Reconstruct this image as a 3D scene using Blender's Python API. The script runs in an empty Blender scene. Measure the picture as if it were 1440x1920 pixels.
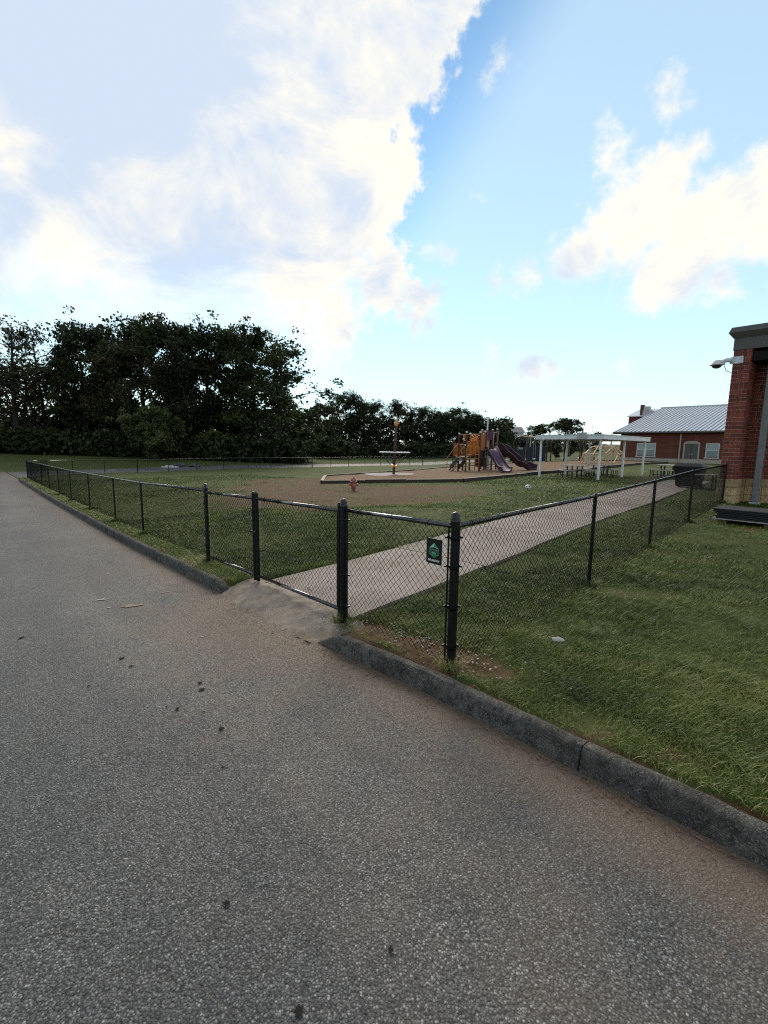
import bpy, math, random
import numpy as np
from mathutils import Vector, Matrix
random.seed(7); rng = np.random.default_rng(7)
scene = bpy.context.scene
COL = scene.collection
R = math.radians

# ------------------------------------------------------------------ camera
F, PITCH, ROLL, CAMZ = 860.0, R(8.1), R(0.8), 1.9       # focal length in px of the 1440 wide frame
fw = np.array([0, math.cos(PITCH), -math.sin(PITCH)]); r0 = np.array([1.0, 0, 0]); u0 = np.cross(r0, fw)
rt = math.cos(ROLL)*r0 + math.sin(ROLL)*u0; up = -math.sin(ROLL)*r0 + math.cos(ROLL)*u0
CAM = np.array([0, 0, CAMZ])
cd = bpy.data.cameras.new('camera'); cam = bpy.data.objects.new('camera', cd); COL.objects.link(cam)
cd.sensor_fit = 'HORIZONTAL'; cd.sensor_width = 36; cd.lens = F/1440*36; cd.clip_end = 3000; cd.clip_start = .05
M4 = Matrix.Identity(4)
for i in range(3):
    M4[i][0], M4[i][1], M4[i][2], M4[i][3] = rt[i], up[i], -fw[i], CAM[i]
cam.matrix_world = M4
scene.camera = cam

def ray(x, y): return fw + rt*(x-720)/F - up*(y-960)/F
def at(x, y, Y):
    d = ray(x, y); return CAM + d*(Y/d[1])
def udir(x, y):
    d = ray(x, y); return d/np.linalg.norm(d)

# ------------------------------------------------------------------ view
vs = scene.view_settings; vs.view_transform = 'Standard'; vs.look = 'None'; vs.exposure = 0.6; vs.gamma = 1.0
scene.cycles.use_denoising = False; scene.cycles.filter_width = 1.2; scene.cycles.sample_clamp_indirect = 4.0
scene.cycles.max_bounces = 6; scene.cycles.transparent_max_bounces = 12

# ------------------------------------------------------------------ node helper
class NT:
    def __init__(s, tree): s.t = tree; s.n = tree.nodes; s.l = tree.links; s.n.clear()
    def add(s, typ, ins=None, **kw):
        nd = s.n.new(typ)
        for k, v in kw.items(): setattr(nd, k, v)
        if ins:
            for k, v in ins.items():
                if isinstance(v, bpy.types.NodeSocket): s.l.new(v, nd.inputs[k])
                else: nd.inputs[k].default_value = v
        return nd
    def math(s, op, a, b=None, c=None, clamp=False):
        ins = {0: a}
        if b is not None: ins[1] = b
        if c is not None: ins[2] = c
        nd = s.add('ShaderNodeMath', ins, operation=op); nd.use_clamp = clamp
        return nd.outputs[0]
    def vmath(s, op, a, b=None, out=0):
        ins = {0: a}
        if b is not None: ins[1] = b
        return s.add('ShaderNodeVectorMath', ins, operation=op).outputs[out]
    def noise(s, vec, scale, detail=4, rough=.55, dist=0.0, dim='3D'):
        nd = s.add('ShaderNodeTexNoise', {'Scale': scale, 'Detail': detail, 'Roughness': rough, 'Distortion': dist}, noise_dimensions=dim)
        if vec is not None: s.l.new(vec, nd.inputs['Vector'])
        return nd
    def mix(s, fac, a, b, mode='MIX'):
        nd = s.add('ShaderNodeMix', data_type='RGBA', blend_type=mode)
        for k, v in ((0, fac), (6, a), (7, b)):
            if isinstance(v, bpy.types.NodeSocket): s.l.new(v, nd.inputs[k])
            else: nd.inputs[k].default_value = v if k == 0 else (tuple(v)+(1,))[:4]
        return nd.outputs[2]
    def smooth(s, v, a, b, o0=0.0, o1=1.0):
        nd = s.add('ShaderNodeMapRange', {'From Min': a, 'From Max': b, 'To Min': o0, 'To Max': o1}, interpolation_type='SMOOTHSTEP')
        s.l.new(v, nd.inputs['Value']); return nd.outputs[0]

# ------------------------------------------------------------------ world: clear sky with cumulus
SUN_AZ, SUN_EL = R(-6.0), R(30.0)        # behind the big cloud, ahead and a little left
world = bpy.data.worlds.new('World'); scene.world = world; world.use_nodes = True
W = NT(world.node_tree)
tc = W.add('ShaderNodeTexCoord').outputs['Generated']
D0 = W.vmath('NORMALIZE', tc)
sky = W.add('ShaderNodeTexSky', sky_type='NISHITA', sun_disc=False, sun_elevation=SUN_EL, sun_rotation=SUN_AZ, altitude=200, air_density=1.0, dust_density=0.0, ozone_density=1.6)
SKY_STRENGTH = 0.102
skyc = W.mix(1.0, sky.outputs[0], (SKY_STRENGTH*1.15, SKY_STRENGTH*1.28, SKY_STRENGTH*1.18), 'MULTIPLY')
# cloud field: union of angular discs, broken up by fractal noise
n1 = W.noise(D0, 3.0, 3, .5); n2 = W.noise(D0, 11.0, 7, .62)
off = W.vmath('SCALE', W.vmath('SUBTRACT', n1.outputs['Color'], (.5, .5, .5)), None); off.node.inputs['Scale'].default_value = .07
off2 = W.vmath('SCALE', W.vmath('SUBTRACT', n2.outputs['Color'], (.5, .5, .5)), None); off2.node.inputs['Scale'].default_value = .06
DD = W.vmath('ADD', W.vmath('ADD', D0, off), off2)
BIG = [(500,-260,520),(250,120,470),(600,120,220),(-300,100,600),(100,330,260),(420,330,240),(640,370,130),(740,330,62),(700,60,150),(790,150,55),(720,520,62),(790,560,38),(300,420,190),(540,480,140),(-350,330,300),(620,600,60),(820,20,60)]
SMALL = [(1240,320,62),(1270,280,34),(1190,400,88),(1100,470,60),(1330,400,100),(1430,380,110),(1250,510,70),(1330,530,40),(1145,268,30),(1253,172,22),(940,130,24),(890,370,18),(985,508,28),(935,528,18),(800,590,30),(826,468,16),(990,705,34),(1030,690,22),(1060,655,14),(925,680,16),(1400,275,18),(1180,690,18),(860,575,12),(1620,300,150),(1560,560,90),(1900,200,220)]
def blobs(lst, k):
    cur = None
    for (x, y, r) in lst:
        c = udir(x, y); rr = np.linalg.norm(udir(x+r*.7, y+r*.7)-c)
        v = W.math('SUBTRACT', float(rr), W.vmath('DISTANCE', DD, tuple(c), out='Value'))
        cur = v if cur is None else W.math('SMOOTH_MAX', cur, v, k)
    return cur
fb = blobs(BIG, .05); fs = blobs([(x, y, r*1.0+5) for (x, y, r) in SMALL], .012)
nf = W.noise(D0, 26.0, 8, .62).outputs['Fac']
nfm = W.math('MULTIPLY', W.math('SUBTRACT', nf, .5), .13)
fbig = W.math('ADD', fb, nfm)
fsml = W.math('ADD', fs, W.math('MULTIPLY', W.math('SUBTRACT', nf, .52), .11))
# the same cumulus goes on round the rest of the sky
sep = W.add('ShaderNodeSeparateXYZ', {0: D0})
flat = W.add('ShaderNodeCombineXYZ', {0: W.math('DIVIDE', sep.outputs[0], W.math('ADD', W.math('MAXIMUM', sep.outputs[2], 0.0), .25)), 1: W.math('DIVIDE', sep.outputs[1], W.math('ADD', W.math('MAXIMUM', sep.outputs[2], 0.0), .25))}).outputs[0]
ng = W.noise(flat, 1.1, 6, .58).outputs['Fac']
behind = W.smooth(sep.outputs[1], .35, -.1)
fgen = W.math('MULTIPLY', W.math('SUBTRACT', W.math('ADD', ng, W.math('MULTIPLY', behind, .12)), .60), .5)
fld = W.math('MAXIMUM', W.math('MAXIMUM', fbig, fsml), W.math('ADD', W.math('MULTIPLY', behind, .3), W.math('SUBTRACT', fgen, .3)))
soft = W.smooth(sep.outputs[0], .02, -.35, 0.0, .11)
abig = W.add('ShaderNodeMapRange', {'Value': fbig, 'From Min': W.math('SUBTRACT', -.012, soft), 'From Max': W.math('ADD', .02, soft)}, interpolation_type='SMOOTHSTEP').outputs[0]
alpha = W.math('MAXIMUM', W.math('MAXIMUM', abig, W.smooth(fsml, -.012, .035)), W.smooth(W.math('ADD', W.math('MULTIPLY', behind, .3), W.math('SUBTRACT', fgen, .3)), -.01, .04))
ns = W.noise(W.vmath('MULTIPLY', D0, (1.0, 1.0, 1.6)), 4.2, 9, .60, .5).outputs['Fac']
deep = W.math('ADD', W.math('MULTIPLY', fld, 1.25), W.math('MULTIPLY', W.math('SUBTRACT', ns, .5), 1.0))
grey = W.math('MULTIPLY', W.smooth(deep, -.07, .25), .96)
cloud = W.mix(grey, (.75, .705, .60), (.43, .505, .62))
# high thin haze toward the horizon
hz = W.smooth(sep.outputs[2], .30, -.02)
skyh = W.mix(W.math('MULTIPLY', hz, .6), skyc, (.60, .70, .70))
# sunlit air right of the cloud's shadow
shn = np.cross(udir(650, 640), udir(1010, 0)); shn /= np.linalg.norm(shn)
sh = W.smooth(W.vmath('DOT_PRODUCT', D0, tuple(shn), out='Value'), -.07, .07)
skyh = W.mix(W.math('MULTIPLY', sh, .5), skyh, (.52, .66, .74))
fin = W.mix(alpha, skyh, cloud)
bg = W.add('ShaderNodeBackground', {'Color': fin, 'Strength': 1.0})
W.l.new(bg.outputs[0], W.add('ShaderNodeOutputWorld').inputs[0])
world.cycles.sampling_method = 'MANUAL'; world.cycles.sample_map_resolution = 512

sl = bpy.data.lights.new('sun', 'SUN'); sl.energy = 2.6; sl.angle = R(32); sl.color = (1, .91, .78)
sun = bpy.data.objects.new('sun', sl); COL.objects.link(sun)
sd = Vector((math.sin(SUN_AZ)*math.cos(SUN_EL), math.cos(SUN_AZ)*math.cos(SUN_EL), math.sin(SUN_EL)))
sun.rotation_euler = sd.to_track_quat('Z', 'Y').to_euler()

# ------------------------------------------------------------------ frames and terrain
C0 = np.array([.57, 3.6]); ES = np.array([-.671, .741]); ET = np.array([.741, .671])
def P(s, t): return C0 + ES*s + ET*t                    # s runs along the drive, t away from it
def ST(x, y):
    x = np.asarray(x, float)-C0[0]; y = np.asarray(y, float)-C0[1]
    return x*ES[0]+y*ES[1], x*ET[0]+y*ET[1]
CTRL = np.array([(.57,3.6,.08),(-.41,4.68,.05),(-1.81,6.29,0),(-3.2,7.9,-.08),(-5.7,10.9,-.21),(-7.6,12.8,-.25),(-10.1,15.5,-.31),(-12.6,18.3,-.38),(-14.8,20.6,-.42),(-17,23,-.45),(-24,30.7,-.55),(-25,41,-.82),(-23,43,-.83),(-8,56.5,-.72),(7.6,70,-.8),
 (2.69,5.74,.105),(4.68,7.68,.165),(7.12,10.3,.26),(10.64,14.3,.29),(0,0,.13),(2,2,.13),(-6,-4,.1),(8,0,.3),(5,4,.2),(14,10,.36),(20,5,.42),(13.5,20,.28),
 (6,19,.2),(-1.5,21,-.13),(10,29.8,.1),(12.5,27,.12),(17.4,32,.22),(.7,32.6,-.15),(8,38,-.1),(-3,26,-.12),(26.9,55,.6),(34.9,47.6,.62),(45,40,.6),(21.9,46,.52),(17,57,.05),(28.7,46.7,.62),(29,67,.1),
 (-34,42,-.9),(-50,50,-.3),(-58,70,.45),(-35,72,.4),(-14,100,-.45),(10,110,-.3),(42,100,.85),(79,180,4),(0,200,2),(-100,120,3),(-150,60,1.5),(100,60,1),(200,100,3),(0,420,4),(300,300,7),(-300,300,7),(-200,-100,0),(200,-100,1),(0,-200,0),(-15,5,-.15),(-30,15,-.5)])
def _rbf():
    p = CTRL[:, :2]; n = len(p)
    K = np.sqrt(((p[:, None]-p[None])**2).sum(-1)) - np.eye(n)*.15
    A = np.zeros((n+3, n+3)); A[:n, :n] = K; A[:n, n] = 1; A[:n, n+1:] = p; A[n, :n] = 1; A[n+1:, :n] = p.T
    return np.linalg.solve(A, np.concatenate([CTRL[:, 2], np.zeros(3)]))
_w = _rbf()
def zt(x, y):
    x = np.asarray(x, float); y = np.asarray(y, float); sh_ = x.shape
    q = np.stack([x.ravel(), y.ravel()], 1); out = np.empty(len(q))
    for i in range(0, len(q), 20000):
        b = q[i:i+20000]
        d = np.sqrt(((b[:, None]-CTRL[None, :, :2])**2).sum(-1)+.4)
        out[i:i+20000] = d@_w[:-3] + _w[-3] + b@_w[-2:]
    return out.reshape(sh_)
def g(px, py):
    """where the ray through a pixel meets the terrain"""
    d = ray(px, py); z = 0.0
    for _ in range(40):
        p = CAM + d*((z-CAMZ)/d[2]); z = .5*z+.5*float(zt(p[0], p[1]))
    return p
def kerb_t(s):                                            # back edge of the kerb
    s = np.asarray(s, float); return np.interp(s, [-8, 0, 1.3, 3.8, 40], [-.14, -.165, -.26, -.30, -.34])
def road_dz(s): return np.interp(s, [34, 42], [-.13, -.0])
def in_road(s, t):
    return ((t < kerb_t(s)-.04) & (s < 52) & (t > -17)) | ((s > 45.6) & (s < 52) & (t < 75)) | ((s > 37.5) & (s < 52) & ((s-37.5)**2*.9+(t-8)**2 > 64) & (t < 8))
# ------------------------------------------------------------------ materials
MAT = {}
def newmat(name):
    m = bpy.data.materials.new(name); m.use_nodes = True; MAT[name] = m
    return m, NT(m.node_tree)
def finish(nt, shader, disp=None):
    o = nt.add('ShaderNodeOutputMaterial'); nt.l.new(shader, o.inputs[0])
def bump(nt, h, strength, dist):
    return nt.add('ShaderNodeBump', {'Height': h, 'Strength': strength, 'Distance': dist}).outputs[0]
def simple(name, col, rough=.6, metal=0.0, var=.15, scale=9.0, bumpk=0.0, spec=.5, dirt=None):
    m, n = newmat(name)
    co = n.add('ShaderNodeTexCoord').outputs['Object']
    nz = n.noise(co, scale, 5, .6).outputs['Fac']
    c = n.mix(n.smooth(nz, .3, .7), tuple(v*(1-var) for v in col), tuple(min(1, v*(1+var)) for v in col))
    if dirt:
        nz2 = n.noise(co, scale*.35, 5, .65).outputs['Fac']
        c = n.mix(n.math('MULTIPLY', n.smooth(nz2, .5, .72), .6), c, dirt)
    ins = {'Base Color': c, 'Roughness': n.smooth(nz, .2, .8, max(.05, rough-.1), min(1, rough+.1)), 'Metallic': metal, 'Specular IOR Level': spec}
    if bumpk: ins['Normal'] = bump(n, n.noise(co, scale*6, 4, .6).outputs['Fac'], bumpk, .01)
    finish(n, n.add('ShaderNodeBsdfPrincipled', ins).outputs[0]); return m

simple('black_coat', (.005, .0055, .006), .42, 0, .2, 14, spec=.22)
simple('rail_coat', (.008, .0085, .009), .16, 0, .2, 14, spec=1.0)
simple('black_cap', (.008, .009, .010), .25, 0, .2, 14, spec=.4)
simple('wire', (.005, .005, .006), .7, spec=.06)
simple('kerb_mortar', (.05, .047, .042), .95)
simple('white_paint', (.72, .73, .74), .5, 0, .1, 5, dirt=(.5, .48, .45))
simple('maroon', (.045, .008, .009), .4, 0, .2, 4)
simple('cap_grey', (.5, .48, .46), .4)
simple('yellow', (.46, .165, .020), .42, 0, .2, 6)
simple('orange', (.75, .26, .02), .4)
simple('purple', (.060, .018, .055), .5, 0, .2, 3, spec=.3)
simple('brown_plastic', (.042, .013, .022), .5, 0, .2, 3, spec=.3)
simple('deck', (.05, .03, .026), .6)
simple('tread', (.42, .38, .36), .6)
simple('dark_steel', (.02, .017, .017), .4)
simple('tan_paint', (.5, .33, .19), .5, 0, .15, 8)
simple('table_top', (.40, .35, .29), .55, 0, .12, 12)
simple('rope', (.02, .02, .022), .7)
simple('hydrant_red', (.20, .042, .036), .5, 0, .25, 12, dirt=(.3, .14, .1))
simple('hydrant_cap', (.36, .10, .09), .5, 0, .2, 12)
simple('ball_white', (.68, .68, .68), .45, 0, .1, 20, dirt=(.45, .4, .33))
simple('ball_black', (.02, .02, .02), .45)
simple('navy', (.012, .016, .028), .7)
simple('galv', (.42, .43, .44), .45, .3)
simple('gutter', (.10, .095, .09), .5)
simple('trim_tan', (.42, .35, .28), .7, dirt=(.3, .24, .18))
simple('window_frame', (.62, .60, .55), .5)
simple('door_grey', (.085, .075, .07), .5)
simple('fascia_grey', (.085, .078, .068), .55, 0, .15, 3, dirt=(.06, .055, .05))
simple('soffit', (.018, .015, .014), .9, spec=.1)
simple('column_grey', (.17, .16, .155), .5)
simple('camera_white', (.62, .63, .65), .4)
simple('smoked', (.012, .012, .014), .1)
simple('bin_black', (.007, .0075, .010), .55, spec=.25)
simple('mat_black', (.006, .0065, .009), .6, 0, .3, 4)
simple('pallet_wood', (.14, .085, .05), .85, 0, .3, 6)
simple('strip_metal', (.5, .5, .5), .35, .5)
simple('sign_black', (.006, .007, .008), .3)
simple('sign_green', (.03, .22, .08), .45)
simple('sign_mint', (.30, .62, .40), .45)
simple('sign_slate', (.07, .12, .10), .45)
simple('sign_white', (.85, .85, .85), .45)
simple('oil', (.022, .021, .020), .95, 0, .3, 40, spec=.05)
simple('pale_patch', (.24, .18, .125), .9, 0, .25, 30, .5)
simple('paint_worn', (.30, .285, .26), .9, 0, .3, 40)
simple('stone_grey', (.055, .062, .07), .9, 0, .35, 3, .6)
simple('stone_pale', (.42, .40, .37), .9, 0, .25, 8, .5)
simple('house_white', (.62, .64, .66), .7)
simple('house_roof', (.16, .16, .17), .8)
simple('bark', (.020, .016, .013), .95, 0, .35, 2, .6)

# glass of windows
m, n = newmat('glass')
co = n.add('ShaderNodeTexCoord').outputs['Object']
finish(n, n.add('ShaderNodeBsdfPrincipled', {'Base Color': (.17, .23, .22, 1), 'Roughness': .12, 'Specular IOR Level': .6, 'Normal': bump(n, n.noise(co, 1.5, 2).outputs['Fac'], .05, .05)}).outputs[0])
simple('blind', (.36, .40, .38), .6)

# asphalt
m, n = newmat('asphalt')
co = n.add('ShaderNodeTexCoord').outputs['Object']
v1 = n.add('ShaderNodeTexVoronoi', {'Vector': co, 'Scale': 105.0, 'Randomness': 1.0})
v2 = n.add('ShaderNodeTexVoronoi', {'Vector': co, 'Scale': 170.0, 'Randomness': 1.0})
ca = n.add('ShaderNodeSeparateColor', {0: v1.outputs['Color']}); cb = n.add('ShaderNodeSeparateColor', {0: v2.outputs['Color']})
ramp = n.add('ShaderNodeValToRGB'); n.l.new(ca.outputs[0], ramp.inputs[0])
el = ramp.color_ramp.elements; el[0].position = 0; el[0].color = (.020, .0195, .0185, 1); el[1].position = 1; el[1].color = (.40, .39, .365, 1)
for p_, c_ in ((.25, (.050, .048, .045)), (.55, (.105, .100, .094)), (.82, (.175, .168, .157)), (.94, (.26, .25, .235))):
    e = el.new(p_); e.color = c_+(1,)
gap = n.smooth(v1.outputs['Distance'], .34, .60)
c1 = n.mix(n.math('MULTIPLY', gap, .92), ramp.outputs[0], (.012, .0118, .011))
c2 = n.mix(.30, c1, n.mix(cb.outputs[1], (.025, .024, .022), (.20, .193, .182)))
lane = n.noise(n.add('ShaderNodeCombineXYZ', {0: n.math('MULTIPLY', n.vmath('DOT_PRODUCT', co, (.741, .671, 0), out='Value'), 1.1), 1: n.math('MULTIPLY', n.vmath('DOT_PRODUCT', co, (-.671, .741, 0), out='Value'), .12)}).outputs[0], 1.0, 4, .6).outputs['Fac']
big = n.noise(co, .55, 5, .6).outputs['Fac']; mid = n.noise(co, 2.3, 5, .65).outputs['Fac']
c3 = n.mix(n.smooth(big, .35, .7), n.mix(1.0, c2, (.92, .955, .99), 'MULTIPLY'), n.mix(1.0, c2, (1.36, 1.35, 1.33), 'MULTIPLY'))
c3 = n.mix(n.smooth(lane, .36, .66), n.mix(1.0, c3, (.80, .82, .85), 'MULTIPLY'), n.mix(1.0, c3, (1.18, 1.16, 1.14), 'MULTIPLY'))
at1 = n.add('ShaderNodeAttribute', attribute_name='dirt').outputs['Fac']
dm = n.math('MULTIPLY', at1, n.smooth(n.math('ADD', mid, n.math('MULTIPLY', at1, .45)), .42, .8))
soil = n.mix(n.noise(co, 60, 3).outputs['Fac'], (.09, .058, .036), (.19, .135, .09))
c4 = n.mix(n.math('MULTIPLY', dm, .85), c3, soil)
rust = n.smooth(n.noise(co, 1.3, 4, .6).outputs['Fac'], .60, .74)
c5 = n.mix(n.math('MULTIPLY', rust, .42), c4, (.13, .088, .060))
hgt = n.math('ADD', n.math('MULTIPLY', v1.outputs['Distance'], -1.0), n.math('MULTIPLY', v2.outputs['Distance'], -.4))
finish(n, n.add('ShaderNodeBsdfPrincipled', {'Base Color': c5, 'Roughness': n.smooth(ca.outputs[1], 0, 1, .6, .95), 'Specular IOR Level': .32, 'Normal': bump(n, hgt, .6, .007)}).outputs[0])

# lawn soil and turf
m, n = newmat('lawn')
co = n.add('ShaderNodeTexCoord').outputs['Object']
dirt = n.add('ShaderNodeAttribute', attribute_name='dirt').outputs['Fac']
na = n.noise(co, 1.1, 6, .65).outputs['Fac']; nb = n.noise(co, 9.0, 6, .7).outputs['Fac']; nc = n.noise(co, 70.0, 4, .7).outputs['Fac']
far = n.noise(n.vmath('MULTIPLY', co, (.16, .5, 1)), 1.0, 5, .6).outputs['Fac']
far2 = n.noise(n.vmath('MULTIPLY', co, (.55, 1.3, 1)), 1.0, 6, .68).outputs['Fac']
gr = n.mix(n.smooth(na, .35, .65), (.052, .074, .017), (.098, .118, .031))
gr = n.mix(n.math('MULTIPLY', n.smooth(far, .45, .7), .55), gr, (.145, .148, .055))
gr = n.mix(n.math('MULTIPLY', n.smooth(nb, .52, .75), .6), gr, (.140, .125, .058))
gr = n.mix(n.smooth(nc, .30, .62), (.030, .040, .012), gr)
so = n.mix(n.smooth(nb, .3, .7), (.055, .029, .015), (.140, .084, .045))
so = n.mix(n.math('MULTIPLY', n.smooth(na, .5, .7), .5), so, (.10, .082, .04))
so = n.mix(n.math('MULTIPLY', n.smooth(nc, .62, .75), .5), so, (.20, .14, .09))
dmask = n.smooth(n.math('ADD', dirt, n.math('ADD', n.math('MULTIPLY', n.math('SUBTRACT', nb, .5), .9), n.math('MULTIPLY', n.math('SUBTRACT', far2, .47), 2.4))), .30, .66)
finish(n, n.add('ShaderNodeBsdfPrincipled', {'Base Color': n.mix(dmask, gr, so), 'Roughness': .95, 'Specular IOR Level': .1, 'Normal': bump(n, n.math('ADD', nb, n.math('MULTIPLY', nc, .5)), .9, .05)}).outputs[0])

# grass blades
m, n = newmat('grass_blade')
a = n.add('ShaderNodeAttribute', attribute_name='tint').outputs['Fac']
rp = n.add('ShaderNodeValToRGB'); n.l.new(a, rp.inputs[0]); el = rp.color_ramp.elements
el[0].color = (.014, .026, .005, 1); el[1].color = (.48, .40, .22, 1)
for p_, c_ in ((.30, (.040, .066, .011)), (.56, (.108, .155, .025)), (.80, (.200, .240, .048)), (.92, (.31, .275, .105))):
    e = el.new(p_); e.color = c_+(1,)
d = n.add('ShaderNodeBsdfPrincipled', {'Base Color': rp.outputs[0], 'Roughness': .55, 'Specular IOR Level': .3}).outputs[0]
tr = n.add('ShaderNodeBsdfTranslucent', {'Color': rp.outputs[0]}).outputs[0]
finish(n, n.add('ShaderNodeMixShader', {0: .3, 1: d, 2: tr}).outputs[0])

# leaves
def leafmat(name, dark, mid_, light):
    m, n = newmat(name)
    a = n.add('ShaderNodeAttribute', attribute_name='tint').outputs['Fac']
    rp = n.add('ShaderNodeValToRGB'); n.l.new(a, rp.inputs[0]); el = rp.color_ramp.elements
    el[0].color = dark+(1,); el[1].color = light+(1,); e = el.new(.55); e.color = mid_+(1,)
    oi = n.add('ShaderNodeObjectInfo').outputs['Random']
    lc = n.mix(1.0, rp.outputs[0], n.mix(oi, (.75, .80, .80), (1.9, 1.75, 1.5)), 'MULTIPLY')
    d = n.add('ShaderNodeBsdfPrincipled', {'Base Color': lc, 'Roughness': .6, 'Specular IOR Level': .2}).outputs[0]
    tr = n.add('ShaderNodeBsdfTranslucent', {'Color': lc}).outputs[0]
    finish(n, n.add('ShaderNodeMixShader', {0: .22, 1: d, 2: tr}).outputs[0])
leafmat('leaf', (.009, .015, .006), (.020, .031, .010), (.042, .053, .017))
leafmat('leaf_autumn', (.011, .013, .005), (.024, .026, .009), (.056, .044, .018))
leafmat('leaf_shrub', (.020, .032, .012), (.045, .064, .022), (.085, .10, .04))

# concrete
def concrete(name, a_, b_, stain, scale=3.0):
    m, n = newmat(name)
    co = n.add('ShaderNodeTexCoord').outputs['Object']
    n1_ = n.noise(co, scale, 6, .65).outputs['Fac']; n2_ = n.noise(co, 45, 4, .7).outputs['Fac']; n3_ = n.noise(co, .9, 5, .6).outputs['Fac']
    c = n.mix(n.smooth(n1_, .3, .7), a_, b_); c = n.mix(n.math('MULTIPLY', n.smooth(n2_, .45, .8), .35), c, tuple(v*.55 for v in a_))
    c = n.mix(n.math('MULTIPLY', n.smooth(n3_, .48, .70), .6), c, stain)
    c = n.mix(1.0, c, n.mix(n.add('ShaderNodeObjectInfo').outputs['Random'], (.86, .86, .86), (1.1, 1.1, 1.1)), 'MULTIPLY')
    finish(n, n.add('ShaderNodeBsdfPrincipled', {'Base Color': c, 'Roughness': .9, 'Specular IOR Level': .25, 'Normal': bump(n, n2_, .7, .014)}).outputs[0])
concrete('path_concrete', (.215, .182, .155), (.285, .243, .208), (.145, .108, .080), 1.6)
m, n = newmat('kerb_concrete')
co = n.add('ShaderNodeTexCoord').outputs['Object']
kv = n.add('ShaderNodeTexVoronoi', {'Vector': co, 'Scale': 150.0}); kc = n.add('ShaderNodeSeparateColor', {0: kv.outputs['Color']})
ka = n.noise(co, 14, 8, .7).outputs['Fac']; kb = n.noise(co, 2.5, 5, .6).outputs['Fac']
c = n.mix(n.smooth(ka, .3, .72), (.040, .037, .031), (.155, .142, .122)); c = n.mix(n.math('MULTIPLY', n.smooth(kc.outputs[0], .72, 1.0), .6), c, (.30, .28, .25)); c = n.mix(n.math('MULTIPLY', n.smooth(kb, .45, .68), .55), c, (.034, .033, .027))
finish(n, n.add('ShaderNodeBsdfPrincipled', {'Base Color': c, 'Roughness': .95, 'Specular IOR Level': .15, 'Normal': bump(n, n.math('ADD', ka, n.math('MULTIPLY', kv.outputs['Distance'], -.5)), .9, .02)}).outputs[0])
concrete('ramp_concrete', (.19, .15, .115), (.28, .23, .18), (.15, .09, .055), 6.0)

# mulch
m, n = newmat('mulch')
co = n.add('ShaderNodeTexCoord').outputs['Object']
v = n.add('ShaderNodeTexVoronoi', {'Vector': n.vmath('MULTIPLY', co, (1, 1.7, 1)), 'Scale': 22.0}); vc = n.add('ShaderNodeSeparateColor', {0: v.outputs['Color']})
c = n.mix(vc.outputs[0], (.085, .053, .031), (.27, .175, .105)); c = n.mix(n.smooth(n.noise(co, .5, 5, .6).outputs['Fac'], .4, .65), c, (.19, .120, .070))
finish(n, n.add('ShaderNodeBsdfPrincipled', {'Base Color': c, 'Roughness': .95, 'Specular IOR Level': .1, 'Normal': bump(n, v.outputs['Distance'], .8, .03)}).outputs[0])
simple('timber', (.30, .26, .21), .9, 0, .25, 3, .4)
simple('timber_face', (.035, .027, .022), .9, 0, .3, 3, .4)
simple('pad', (.22, .19, .175), .9, 0, .2, 1.5, .3)

# brick
simple('brick_red', (.17, .034, .022), .85, 0, .45, 2.3, .5)
simple('mortar', (.50, .33, .27), .95, 0, .15, 20, .4)
simple('stone_tan', (.52, .36, .18), .95, 0, .35, 14, 1.0)
simple('stone_band', (.36, .25, .13), .9, 0, .2, 8, .3)
m, n = newmat('brick_far')
co = n.add('ShaderNodeTexCoord').outputs['Object']
sp = n.add('ShaderNodeSeparateXYZ', {0: co})
br = n.add('ShaderNodeTexBrick', {'Vector': n.add('ShaderNodeCombineXYZ', {0: n.math('ADD', sp.outputs[0], sp.outputs[1]), 1: sp.outputs[2]}).outputs[0], 'Color1': (.17, .045, .030, 1), 'Color2': (.13, .034, .024, 1), 'Mortar': (.17, .09, .07, 1), 'Scale': 1.0, 'Mortar Size': .012, 'Brick Width': .32, 'Row Height': .12})
finish(n, n.add('ShaderNodeBsdfPrincipled', {'Base Color': n.mix(n.math('MULTIPLY', n.noise(co, .8, 4).outputs['Fac'], .5), br.outputs[0], (.12, .04, .03)), 'Roughness': .9, 'Specular IOR Level': .2}).outputs[0])
simple('roof_metal', (.50, .51, .54), .34, .5, .06, .6)
simple('roof_seam', (.20, .205, .22), .4, .5)

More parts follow.
